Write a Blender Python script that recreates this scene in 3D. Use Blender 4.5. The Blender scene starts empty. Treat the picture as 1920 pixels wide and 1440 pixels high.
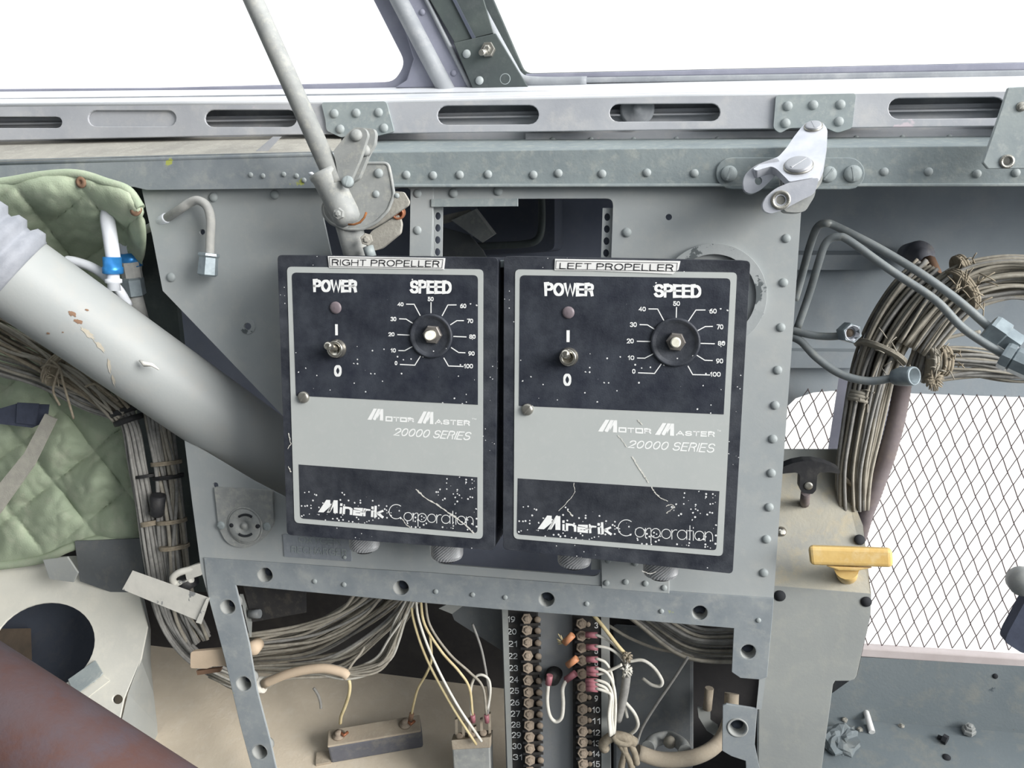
import bpy, bmesh, math, random
from mathutils import Vector, Matrix
from mathutils.geometry import tessellate_polygon
random.seed(7)
S = bpy.context.scene
COL = S.collection
V = Vector
# ---------------------------------------------------------------- frame of the instrument panel
# Everything is laid out in the panel's own frame (x right, y away, z up along the panel), in metres,
# and finally leaned back by LEAN so that z is plumb.
LEAN = math.radians(18)
ROT = Matrix.Rotation(-LEAN, 4, 'X')
LIFT = Matrix.Translation((0, 0, 0.36)) @ ROT
GUP = V((0, -math.sin(LEAN), math.cos(LEAN)))          # plumb up, in the panel frame
F = 1511.5
CAM = V((0.11976, -0.53339, 0.10755))
rx, ry, rz = 0.162916, 0.205064, 0.010720
def _R(a, ax):
    c, s = math.cos(a), math.sin(a)
    return {0: Matrix(((1,0,0),(0,c,-s),(0,s,c))), 1: Matrix(((c,0,s),(0,1,0),(-s,0,c))), 2: Matrix(((c,-s,0),(s,c,0),(0,0,1)))}[ax]
RM = _R(rz, 2) @ _R(rx, 0) @ _R(ry, 1)
def _w(row): return V((row[0], row[2], -row[1]))
AX, AD, AF = _w(RM[0]), _w(RM[1]), _w(RM[2])
# ---------------------------------------------------------------- camera, sky, sun, exposure
cam = bpy.data.cameras.new('camera'); camo = bpy.data.objects.new('camera', cam); COL.objects.link(camo)
cam.sensor_width = 36; cam.lens = F / 1920 * 36; cam.clip_start = 0.01
m = Matrix.Identity(4)
for i in range(3):
    m[i][0] = AX[i]; m[i][1] = -AD[i]; m[i][2] = -AF[i]; m[i][3] = CAM[i]
camo.matrix_world = LIFT @ m
S.camera = camo
S.view_settings.view_transform = 'Standard'; S.view_settings.look = 'None'
S.view_settings.gamma = 1; S.view_settings.use_curve_mapping = False
S.view_settings.exposure = 0.0
SKY_BASE, SKY_LOBE = 1.35, 0.9
world = bpy.data.worlds.new('sky'); S.world = world; world.use_nodes = True
nt = world.node_tree; nt.nodes.clear()
tc = nt.nodes.new('ShaderNodeTexCoord'); sx = nt.nodes.new('ShaderNodeSeparateXYZ')
nt.links.new(tc.outputs['Generated'], sx.inputs[0])
def wmath(op, a, b):
    n = nt.nodes.new('ShaderNodeMath'); n.operation = op
    for k, v in ((0, a), (1, b)):
        if isinstance(v, (int, float)): n.inputs[k].default_value = v
        else: nt.links.new(v, n.inputs[k])
    return n.outputs[0]
rp = nt.nodes.new('ShaderNodeValToRGB'); nt.links.new(wmath('ADD', wmath('MULTIPLY', sx.outputs['Z'], .5), .5), rp.inputs[0])
e = rp.color_ramp.elements
e[0].position = 0.40; e[0].color = (1.0, 0.99, 0.96, 1)      # glaring pale concrete outside
e[1].position = 0.62; e[1].color = (0.93, 0.97, 1.0, 1)      # hazy bright sky
# the haze is brightest on the sun's side
lobe = wmath('MAXIMUM', wmath('ADD', wmath('MULTIPLY', sx.outputs['X'], .75), wmath('MULTIPLY', sx.outputs['Z'], .55)), 0.0)
stren = wmath('ADD', wmath('MULTIPLY', lobe, SKY_LOBE), SKY_BASE)
bg = nt.nodes.new('ShaderNodeBackground'); nt.links.new(stren, bg.inputs[1])
nt.links.new(rp.outputs[0], bg.inputs[0])
wo = nt.nodes.new('ShaderNodeOutputWorld'); nt.links.new(bg.outputs[0], wo.inputs[0])
sun = bpy.data.lights.new('sun', 'SUN'); suno = bpy.data.objects.new('sun', sun); COL.objects.link(suno)
sun.energy = 5.0; sun.angle = math.radians(32); sun.color = (1, 0.97, 0.93)
SUNDIR = (ROT.to_3x3() @ V((0.87, -0.42, 0.32))).normalized()
suno.rotation_euler = SUNDIR.to_track_quat('Z', 'Y').to_euler()
suno.location = (2, -1.5, 2)
# ---------------------------------------------------------------- geometry helpers
def ray(px, py): return AX * ((px - 960) / F) + AD * ((py - 720) / F) + AF
def U(px, py, y):
    d = ray(px, py); return CAM + d * ((y - CAM.y) / d.y)
def UP(px, py, p0, n):
    d = ray(px, py); return CAM + d * ((p0 - CAM).dot(n) / d.dot(n))
def mpp(px, py, y): return (U(px, py, y) - CAM).dot(AF) / F
NV = V((0, -1, 0)); BK = V((0, 1, 0))
def us(pts, y): return [U(p[0], p[1], y) for p in pts]
def circ(cx, cy, rx_, ry_=None, n=24, a0=0, a1=2*math.pi):
    ry_ = rx_ if ry_ is None else ry_
    return [(cx + rx_*math.cos(a0+(a1-a0)*k/n), cy + ry_*math.sin(a0+(a1-a0)*k/n)) for k in range(n)]
def rnd(pts, r, n=5):
    out = []; N = len(pts)
    for i in range(N):
        p = V(pts[i][:2]); a = V(pts[i-1][:2]); b = V(pts[(i+1) % N][:2])
        ri = r[i] if isinstance(r, (list, tuple)) else r
        la, lb = (a-p).length, (b-p).length
        ri = min(ri, la*.45, lb*.45)
        if ri < .2: out.append((p.x, p.y)); continue
        s = p + (a-p)/la*ri; t = p + (b-p)/lb*ri
        for k in range(n+1):
            u = k/n; q = s*(1-u)**2 + p*2*u*(1-u) + t*u*u
            out.append((q.x, q.y))
    return out
def stadium(x0, y0, x1, y1, n=8, sl=0):
    r = (y1-y0)/2; cy = (y0+y1)/2
    a = [(x1-r + r*math.sin(math.pi*k/n), cy+sl - r*math.cos(math.pi*k/n)) for k in range(n+1)]
    b = [(x0+r - r*math.sin(math.pi*k/n), cy + r*math.cos(math.pi*k/n)) for k in range(n+1)]
    return a + b
def crom(P, per=6):
    if len(P) < 3: return [V(p) for p in P]
    P = [V(p) for p in P]; Q = [P[0]*2-P[1]] + P + [P[-1]*2-P[-2]]; out = []
    for i in range(1, len(Q)-2):
        a, b, c, d = Q[i-1], Q[i], Q[i+1], Q[i+2]
        for k in range(per):
            t = k/per
            out.append(.5*((2*b)+(c-a)*t+(2*a-5*b+4*c-d)*t*t+(3*b-a-3*c+d)*t**3))
    out.append(P[-1]); return out
class MB:
    def __init__(s): s.v = []; s.f = []; s.s = []
    def add(s, vs, fs, smooth=False):
        o = len(s.v); s.v += [V(p) for p in vs]
        for f in fs: s.f.append([i+o for i in f]); s.s.append(smooth)
        return s
    def prism(s, outer, vec, holes=()):
        vec = V(vec); loops = [list(outer)] + [list(h) for h in holes]
        flat = [p for l in loops for p in l]; n = len(flat)
        tris = tessellate_polygon([[V(p) for p in l] for l in loops])
        fs = [list(t) for t in tris] + [[i+n for i in reversed(t)] for t in tris]
        o = 0
        for l in loops:
            k = len(l)
            for i in range(k):
                j = (i+1) % k; fs.append([o+i, o+j, o+j+n, o+i+n])
            o += k
        return s.add(flat + [V(p)+vec for p in flat], fs)
    def slab(s, pts, y, th, holes=()):
        return s.prism(us(pts, y), BK*th, [us(h, y) for h in holes])
    def tube(s, pts, r, n=8, cap=True, smooth=True):
        pts = [V(p) for p in pts]; N = len(pts)
        rr = r if isinstance(r, (list, tuple)) else [r]*N
        vs = []; nrm = None
        for i in range(N):
            t = (pts[min(i+1, N-1)]-pts[max(i-1, 0)]).normalized()
            if nrm is None:
                a = V((0, 0, 1)) if abs(t.z) < .9 else V((1, 0, 0)); nrm = t.cross(a).normalized()
            else:
                nrm = nrm - t*nrm.dot(t)
                nrm = nrm.normalized() if nrm.length > 1e-6 else t.orthogonal().normalized()
            b = t.cross(nrm)
            for k in range(n):
                an = 2*math.pi*k/n; vs.append(pts[i] + (nrm*math.cos(an)+b*math.sin(an))*rr[i])
        fs = [[i*n+k, i*n+(k+1) % n, (i+1)*n+(k+1) % n, (i+1)*n+k] for i in range(N-1) for k in range(n)]
        s.add(vs, fs, smooth)
        if cap:
            o = len(s.v)-N*n
            s.f.append([o+k for k in range(n)]); s.s.append(False)
            s.f.append([o+(N-1)*n+k for k in reversed(range(n))]); s.s.append(False)
        return s
    def lathe(s, c, axis, prof, n=20, smooth=True, knurl=0, ph=0):
        c = V(c); axis = V(axis).normalized(); a = axis.orthogonal().normalized(); b = axis.cross(a); vs = []
        for j, (r, h) in enumerate(prof):
            for k in range(n):
                an = 2*math.pi*k/n + ph
                q = r + (knurl if (k+j) % 2 else 0) * (1 if 0 < j < len(prof)-1 else 0)
                vs.append(c + axis*h + (a*math.cos(an)+b*math.sin(an))*q)
        fs = [[i*n+k, i*n+(k+1) % n, (i+1)*n+(k+1) % n, (i+1)*n+k] for i in range(len(prof)-1) for k in range(n)]
        s.add(vs, fs, smooth)
        o = len(s.v)-len(prof)*n
        if prof[0][0] > 1e-7: s.f.append([o+k for k in range(n)]); s.s.append(False)
        if prof[-1][0] > 1e-7: s.f.append([o+(len(prof)-1)*n+k for k in reversed(range(n))]); s.s.append(False)
        return s
    def hexa(s, a, b):
        return s.add(list(a)+list(b), [[0,1,2,3],[7,6,5,4],[0,4,5,1],[1,5,6,2],[2,6,7,3],[3,7,4,0]])
    def obj(s, name, mat, parent=None, bevel=0, seg=2, smooth=None):
        me = bpy.data.meshes.new(name)
        lo = V([min(p[i] for p in s.v) for i in range(3)]); hi = V([max(p[i] for p in s.v) for i in range(3)])
        c = (lo+hi)/2
        me.from_pydata([p-c for p in s.v], [], s.f)
        me.polygons.foreach_set('use_smooth', s.s if smooth is None else [smooth]*len(s.f))
        bm = bmesh.new(); bm.from_mesh(me); bmesh.ops.recalc_face_normals(bm, faces=bm.faces); bm.to_mesh(me); bm.free()
        me.materials.append(mat)
        o = bpy.data.objects.new(name, me); COL.objects.link(o)
        o.location = c
        if parent: o.parent = parent; o.location = c - wpos(parent)
        if bevel:
            b = o.modifiers.new('bevel', 'BEVEL'); b.width = bevel; b.segments = seg; b.limit_method = 'ANGLE'; b.angle_limit = math.radians(40)
        return o
def wpos(o):
    p = V(o.location)
    while o.parent: o = o.parent; p = p + o.location
    return p
def thing(name, label, cat, loc, group=None):
    o = bpy.data.objects.new(name, None); COL.objects.link(o); o.location = loc; o.empty_display_size = .02
    return tag(o, label, cat, group)
def tag(o, label, cat=None, group=None, kind=None):
    o['label'] = label
    if cat: o['category'] = cat
    if group: o['group'] = group
    if kind: o['kind'] = kind
    return o
def struct(name, label, cat, loc):
    o = thing(name, label, cat, loc); o['kind'] = 'structure'; return o
def lab(o, text): o['label'] = text; return o
# ---------------------------------------------------------------- materials
def lin(c):
    f = lambda x: (x/255/12.92) if x/255 <= .04045 else ((x/255+.055)/1.055)**2.4
    return (f(c[0]), f(c[1]), f(c[2]), 1)
def paint(name, col, col2=None, mix=.5, scale=30, dust=None, damt=.5, dscale=90, chip=None, cth=.66, cscale=25, rough=.6, metal=0, bump=.15, bscale=400, spec=.35, dw=.09):
    m = bpy.data.materials.new(name); m.use_nodes = True; t = m.node_tree; N = t.nodes; L = t.links
    bs = N['Principled BSDF']; bs.inputs['Roughness'].default_value = rough; bs.inputs['Metallic'].default_value = metal
    bs.inputs['Specular IOR Level'].default_value = spec
    tcn = N.new('ShaderNodeTexCoord')
    def noise(sc, det=5, ro=.6):
        n = N.new('ShaderNodeTexNoise'); n.inputs['Scale'].default_value = sc; n.inputs['Detail'].default_value = det
        n.inputs['Roughness'].default_value = ro; L.new(tcn.outputs['Object'], n.inputs['Vector']); return n.outputs['Fac']
    def ramp(fac, a, b):
        r = N.new('ShaderNodeMapRange'); r.inputs['From Min'].default_value = a; r.inputs['From Max'].default_value = b
        L.new(fac, r.inputs['Value']); return r.outputs['Result']
    def mixc(fac, a, b, amt=1):
        x = N.new('ShaderNodeMix'); x.data_type = 'RGBA'
        if amt != 1:
            mm = N.new('ShaderNodeMath'); mm.operation = 'MULTIPLY'; mm.inputs[1].default_value = amt; L.new(fac, mm.inputs[0]); fac = mm.outputs[0]
        L.new(fac, x.inputs['Factor'])
        for s_, v in (('A', a), ('B', b)):
            k = [i for i in x.inputs if i.name == s_ and i.type == 'RGBA'][0]
            if isinstance(v, tuple): k.default_value = v
            else: L.new(v, k)
        return [o for o in x.outputs if o.type == 'RGBA'][0]
    c = lin(col); c2 = lin(col2 if col2 else tuple(x*.82 for x in col))
    cur = mixc(ramp(noise(scale), .35, .65), c, c2, mix)
    if dust: cur = mixc(ramp(noise(dscale, 8, .7), .59-dw, .59+dw), cur, lin(dust), damt)
    if chip: cur = mixc(ramp(noise(cscale, 6, .65), cth, cth+.02), cur, lin(chip))
    L.new(cur, bs.inputs['Base Color'])
    if bump:
        b = N.new('ShaderNodeBump'); b.inputs['Strength'].default_value = bump; b.inputs['Distance'].default_value = .0006
        L.new(noise(bscale, 4), b.inputs['Height']); L.new(b.outputs[0], bs.inputs['Normal'])
    return m
def flecked(name, col, dust, damt, fleck=.12, fsc=260, rough=.5):
    """black enamel with rubbed-in dust and white paint flecks"""
    m = paint(name, col, tuple(min(255, x*1.3) for x in col), .6, 16, dust, damt, 45, rough=rough, bump=.25, bscale=900, dw=.22)
    t = m.node_tree; N = t.nodes; L = t.links; bs = N['Principled BSDF']
    src = bs.inputs['Base Color'].links[0].from_socket
    tcn = [n for n in N if n.type == 'TEX_COORD'][0]
    vo = N.new('ShaderNodeTexVoronoi'); vo.inputs['Scale'].default_value = fsc; L.new(tcn.outputs['Object'], vo.inputs['Vector'])
    lt = N.new('ShaderNodeMath'); lt.operation = 'LESS_THAN'; L.new(vo.outputs['Distance'], lt.inputs[0])
    sp = N.new('ShaderNodeSeparateColor'); L.new(vo.outputs['Color'], sp.inputs[0])
    ms = N.new('ShaderNodeMath'); ms.operation = 'MULTIPLY'; ms.inputs[1].default_value = .46; L.new(sp.outputs[1], ms.inputs[0]); L.new(ms.outputs[0], lt.inputs[1])
    l2 = N.new('ShaderNodeMath'); l2.operation = 'LESS_THAN'; l2.inputs[1].default_value = fleck; L.new(sp.outputs[0], l2.inputs[0])
    nz = N.new('ShaderNodeTexNoise'); nz.inputs['Scale'].default_value = 18; L.new(tcn.outputs['Object'], nz.inputs['Vector'])
    g = N.new('ShaderNodeMath'); g.operation = 'GREATER_THAN'; g.inputs[1].default_value = .5; L.new(nz.outputs['Fac'], g.inputs[0])
    mu = N.new('ShaderNodeMath'); mu.operation = 'MULTIPLY'; L.new(lt.outputs[0], mu.inputs[0]); L.new(l2.outputs[0], mu.inputs[1])
    mu2 = N.new('ShaderNodeMath'); mu2.operation = 'MULTIPLY'; L.new(mu.outputs[0], mu2.inputs[0]); L.new(g.outputs[0], mu2.inputs[1])
    x = N.new('ShaderNodeMix'); x.data_type = 'RGBA'; L.new(mu2.outputs[0], x.inputs['Factor'])
    k = [i for i in x.inputs if i.type == 'RGBA']; L.new(src, k[0]); k[1].default_value = lin((225, 226, 226))
    L.new([o for o in x.outputs if o.type == 'RGBA'][0], bs.inputs['Base Color'])
    return m
MT = {}
MT['panel'] = paint('panel paint', (168,172,172), (148,155,158), .7, 9, (184,184,178), .3, 60, rough=.5, bump=.1)
MT['flange'] = paint('flange paint', (146,152,155), (124,132,138), .8, 34, (176,177,172), .4, 75, chip=(172,178,96), cth=.675, cscale=36, rough=.6)
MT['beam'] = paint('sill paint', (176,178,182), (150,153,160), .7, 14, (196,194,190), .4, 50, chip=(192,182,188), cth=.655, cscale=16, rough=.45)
MT['sillglare'] = paint('sill top paint with sky glare', (224,226,230), (212,215,220), .7, 14, (230,230,228), .3, 50, chip=(196,150,120), cth=.77, cscale=20, rough=.28, bump=.05, spec=.7)  # lighter copy of the sill paint, sky glare put into its colour
MT['angle'] = paint('angle paint', (134,143,144), (116,126,130), .7, 26, (170,172,164), .4, 140, rough=.6, bump=.4, bscale=260)
MT['dusty'] = paint('dusty ledge', (166,163,154), (140,138,132), .7, 25, (186,183,174), .5, 120, rough=.85, bump=.5, bscale=500)
MT['gray'] = paint('grey casting', (160,162,160), (130,134,134), .7, 60, (190,188,178), .5, 140, rough=.55)
MT['plate'] = paint('splice plate', (150,158,158), (128,138,142), .7, 50, (186,188,184), .4, 120, chip=(160,160,70), cth=.76, cscale=30, rough=.5)
MT['rivet'] = paint('rivet paint', (160,166,166), (132,140,142), .7, 300, rough=.5, bump=0)
MT['alu'] = paint('bare cast aluminium', (204,206,212), (176,180,190), .7, 60, rough=.32, metal=.35, bump=.1)
MT['steel'] = paint('dull steel', (170,168,160), (120,118,112), .6, 200, rough=.35, metal=.7, bump=.05)
MT['gland'] = paint('grey knurled aluminium', (176,178,180), (150,152,156), .6, 200, rough=.45, metal=.3, bump=.05)
MT['darknut'] = paint('dark plated nut', (128,124,120), (96,92,90), .6, 200, rough=.4, metal=.5, bump=.05)
MT['steelp'] = paint('plated bolt', (170,172,176), (146,148,154), .6, 200, rough=.4, metal=.4, bump=.05)
MT['chrome'] = paint('worn chrome', (200,196,186), (150,145,135), .4, 200, rough=.2, metal=.9, bump=0)
MT['tubewhite'] = paint('white duct paint', (158,161,160), (146,151,152), .6, 9, (168,164,157), .3, 40, rough=.5)
MT['boot'] = paint('grey boot cloth', (152,155,162), (126,130,138), .7, 60, rough=.85, bump=.5)
MT['quilt'] = paint('green quilt', (172,184,160), (144,156,136), .8, 14, (186,186,170), .4, 40, rough=.95, bump=.6, bscale=700, spec=.1)
MT['darkgreen'] = paint('dark frame paint', (78,86,84), (60,66,70), .7, 20, (104,108,106), .3, 70, rough=.6)
MT['purple'] = paint('window frame paint', (142,144,158), (118,120,134), .7, 14, (160,160,172), .3, 50, rough=.55)
MT['frame'] = paint('pale frame paint', (150,154,158), (122,126,132), .7, 20, (180,180,182), .4, 60, rough=.5)
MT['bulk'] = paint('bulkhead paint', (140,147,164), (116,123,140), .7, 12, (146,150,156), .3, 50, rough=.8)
MT['dark'] = paint('cavity shade and dark parts', (84,90,102), (66,71,84), .7, 12, (104,106,110), .3, 50, rough=.8)  # dark tone carries the shade of cavities, also colours dark parts
MT['darkwall'] = paint('grey blue skin', (160,169,175), (136,145,153), .8, 9, (174,176,176), .35, 40, rough=.7)
MT['black'] = paint('black rubber', (34,35,38), (52,52,54), .5, 60, (90,88,84), .3, 90, rough=.6)
MT['box'] = flecked('black box enamel', (36,39,47), (116,120,125), .42, .06, 620)
MT['face'] = flecked('black label print', (36,39,48), (104,110,117), .38, .03, 700, .45)
MT['face2'] = flecked('black label print flecked', (38,41,48), (112,115,120), .36, .30, 640, .45)
MT['silver'] = paint('grey label print', (182,186,184), (175,180,179), .6, 20, (196,197,195), .25, 160, rough=.4, bump=0)
MT['white'] = paint('white print', (240,241,240), (224,226,224), .4, 400, rough=.5, bump=0)
MT['scratch'] = paint('scratch', (226,224,216), (196,194,188), .5, 500, rough=.6, bump=0)
MT['tape'] = paint('white tape', (232,232,230), (216,216,214), .5, 60, rough=.45, bump=0)
MT['ink'] = paint('black ink', (34,34,38), (50,50,54), .5, 300, rough=.5, bump=0)
MT['lamp'] = paint('smoky lamp lens', (122,112,116), (106,98,104), .5, 200, rough=.35, bump=0)
MT['ivory'] = paint('ivory shaft', (222,219,204), (198,194,176), .6, 300, rough=.5)
MT['unit'] = paint('dusty brown unit', (98,86,74), (78,70,62), .8, 60, rough=.8)
MT['gloom'] = paint('shade dark bulkhead', (66,64,64), (52,51,53), .8, 20, (84,80,76), .3, 50, rough=.9)  # bay shade put into the colour of the lower bulkhead
MT['eplate'] = paint('grey equipment plate', (150,153,155), (130,134,138), .7, 16, (164,162,154), .35, 60, rough=.5)
MT['copper'] = paint('copper fitting', (170,112,82), (128,84,64), .7, 200, rough=.4, metal=.4)
MT['rust'] = paint('rust stain', (150,98,58), (124,84,56), .7, 200, rough=.9)
MT['rusty'] = paint('rusty yoke paint', (78,68,72), (80,54,48), .9, 22, (72,70,80), .5, 30, rough=.75, bump=.4)
MT['wire'] = paint('grimy wire', (160,155,143), (134,129,119), .8, 120, (178,174,164), .4, 300, rough=.8)
MT['wire2'] = paint('grey wire', (146,145,141), (118,117,115), .8, 120, (168,166,160), .4, 300, rough=.8)
MT['wirew'] = paint('white wire', (212,210,202), (188,184,172), .7, 150, rough=.6)
MT['wirey'] = paint('yellowed wire', (206,192,152), (178,160,118), .7, 120, rough=.6)
MT['brown'] = paint('brown wire', (132,104,84), (108,86,70), .7, 120, rough=.8)
MT['cord'] = paint('lacing cord', (158,149,132), (128,118,102), .8, 300, rough=.95)
MT['cordd'] = paint('dried mud', (170,162,146), (178,174,164), .8, 300, rough=.95)
MT['pink'] = paint('pink lug sleeve', (160,104,112), (140,90,98), .6, 200, rough=.5)
MT['orange'] = paint('orange lug', (196,140,104), (170,112,78), .6, 200, rough=.5)
MT['yellow'] = paint('yellow handle', (222,190,124), (206,168,98), .7, 60, (228,210,168), .5, 90, rough=.5)
MT['ped'] = paint('pedestal paint', (160,163,160), (142,146,146), .7, 10, (178,176,166), .3, 60, rough=.5)
MT['pedtop'] = paint('dusty pedestal top', (176,172,158), (150,152,150), .8, 22, (190,178,150), .6, 70, rough=.75, bump=.35)
MT['floor'] = paint('sandy floor', (216,204,184), (196,184,166), .7, 16, (222,214,200), .4, 80, chip=(116,102,90), cth=.73, cscale=60, rough=.9, bump=.6, bscale=300)
MT['console'] = paint('console paint', (218,216,205), (196,196,190), .7, 10, (228,224,212), .4, 50, rough=.6)
MT['ledge'] = paint('ledge paint', (118,126,129), (102,112,117), .7, 12, (142,141,132), .5, 40, chip=(78,86,92), cth=.70, cscale=30, rough=.75, bump=.4)
MT['mesh'] = paint('rusty mesh wire', (112,100,100), (92,82,84), .7, 40, rough=.7)
MT['rail'] = paint('pinkish rail', (206,196,194), (184,172,170), .6, 30, rough=.6)
MT['blue'] = paint('blue anodised', (60,140,206), (44,112,178), .6, 100, rough=.3, metal=.4)
MT['hose'] = paint('grey line', (168,168,164), (142,143,142), .7, 50, (186,184,176), .4, 150, rough=.6)
MT['hosew'] = paint('white line', (214,218,224), (196,200,206), .6, 40, rough=.5)
MT['line'] = paint('hydraulic line', (134,140,142), (112,118,120), .8, 30, (154,154,144), .4, 150, rough=.45, metal=.1)
MT['linenut'] = paint('line nut', (146,157,162), (112,122,128), .7, 80, rough=.35, metal=.4)
MT['wrap'] = paint('spiral sleeve', (118,110,112), (98,88,88), .7, 50, (140,128,118), .4, 90, rough=.8)
MT['bake'] = paint('black phenolic', (44,44,46), (58,56,54), .6, 60, (96,90,80), .35, 140, rough=.6)
MT['screw'] = paint('dusty screw', (162,148,132), (128,116,104), .8, 200, (186,174,156), .5, 300, rough=.8, bump=.5)
MT['board'] = paint('equipment plate', (104,108,110), (86,90,94), .7, 16, (132,130,124), .4, 60, rough=.6)
MT['strapw'] = paint('webbing', (170,168,158), (146,144,138), .6, 120, rough=.95, bump=.5, bscale=900)
MT['strapd'] = paint('dark webbing', (70,76,92), (54,58,72), .6, 100, rough=.9)
MT['block'] = paint('dusty block', (178,166,148), (150,140,126), .8, 50, (196,186,168), .5, 100, rough=.9, bump=.5)
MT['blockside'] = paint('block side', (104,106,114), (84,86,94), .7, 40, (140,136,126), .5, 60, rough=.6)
MT['tan'] = paint('tan tab', (208,188,164), (186,168,146), .6, 40, rough=.7)
MT['brwhite'] = paint('flaking white paint', (204,202,194), (178,178,172), .6, 50, chip=(128,130,130), cth=.62, cscale=60, rough=.7)
MT['oxy'] = paint('placard metal', (142,148,154), (124,130,138), .7, 40, (164,168,172), .4, 90, rough=.45)
MT['ringp'] = paint('chipped ring', (170,174,174), (146,152,154), .7, 30, chip=(92,98,100), cth=.56, cscale=55, rough=.55)
MT['hole'] = paint('hole interior', (48,50,54), (38,40,44), .5, 50, rough=.9, bump=0)  # near-black carries the shade inside holes, also colours the dark bolt
def glass():
    m = bpy.data.materials.new('window pane'); m.use_nodes = True; t = m.node_tree; t.nodes.clear()
    o = t.nodes.new('ShaderNodeOutputMaterial'); tr = t.nodes.new('ShaderNodeBsdfTransparent'); gl = t.nodes.new('ShaderNodeBsdfGlossy')
    gl.inputs['Roughness'].default_value = .05; mx = t.nodes.new('ShaderNodeMixShader'); mx.inputs[0].default_value = .04
    t.links.new(tr.outputs[0], mx.inputs[1]); t.links.new(gl.outputs[0], mx.inputs[2]); t.links.new(mx.outputs[0], o.inputs[0]); return m
MT['glass'] = glass()
# ---------------------------------------------------------------- small shared parts
_cache = {}
def inst(key, make, name, mat, loc, parent, axis=NV, scale=1.0, spin=0):
    """a repeat: own object, shared mesh built around +z"""
    k = (key, mat.name)
    if k not in _cache:
        mb = make(); me = bpy.data.meshes.new(name); me.from_pydata(mb.v, [], mb.f)
        me.polygons.foreach_set('use_smooth', mb.s)
        bm = bmesh.new(); bm.from_mesh(me); bmesh.ops.recalc_face_normals(bm, faces=bm.faces); bm.to_mesh(me); bm.free()
        me.materials.append(mat); _cache[k] = me
    o = bpy.data.objects.new(name, _cache[k]); COL.objects.link(o)
    o.rotation_euler = (V(axis).to_track_quat('Z', 'Y').to_matrix().to_4x4() @ Matrix.Rotation(spin, 4, 'Z')).to_euler()
    o.scale = (scale,)*3; o.location = V(loc)
    if parent: o.parent = parent; o.location = V(loc) - wpos(parent)
    return o
Z = V((0, 0, 1))
def mk_rivet(): return MB().lathe((0,0,0), Z, [(1,-.3),(1,0),(.92,.25),(.7,.45),(.4,.56),(0,.6)], 14)
def mk_screw():
    mb = MB().lathe((0,0,0), Z, [(1,-.3),(1,.18),(.9,.36),(.55,.48),(0,.5)], 18)
    return mb.hexa([(-.85,-.12,.47),(.85,-.12,.47),(.85,.12,.47),(-.85,.12,.47)], [(-.6,-.1,.53),(.6,-.1,.53),(.6,.1,.53),(-.6,.1,.53)])
def mk_nut(): return MB().lathe((0,0,0), Z, [(.55,-.2),(.55,0),(1,0),(1,.55),(.9,.7),(.55,.7),(.5,.95),(.3,1.05),(0,1.05)], 6, smooth=False)
def mk_dimple(): return MB().lathe((0,0,0), Z, [(.70,-1.7),(.72,-1.5),(.80,-.10),(.90,.02),(1.02,0),(1.02,-.1),(.9,-.2),(.8,-1.5),(.8,-1.7)], 22)
def mk_flat():
    mb = MB().lathe((0,0,0), Z, [(1,-.1),(1,.10),(.94,.20),(.80,.25),(0,.27)], 28)
    return mb.hexa([(-.8,-.10,.24),(.8,-.10,.24),(.8,.10,.24),(-.8,.10,.24)], [(-.75,-.08,.30),(.75,-.08,.30),(.75,.08,.30),(-.75,.08,.30)])
def rivets(pts, y, rpx, parent, mat='rivet', name='rivet', mk=mk_rivet, axis=NV):
    for p in pts:
        r = (p[2] if len(p) > 2 else rpx) * mpp(p[0], p[1], y)
        inst(name+mk.__name__, mk, name, MT[mat], U(p[0], p[1], y), parent, axis, r, random.uniform(0, 3))
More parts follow.
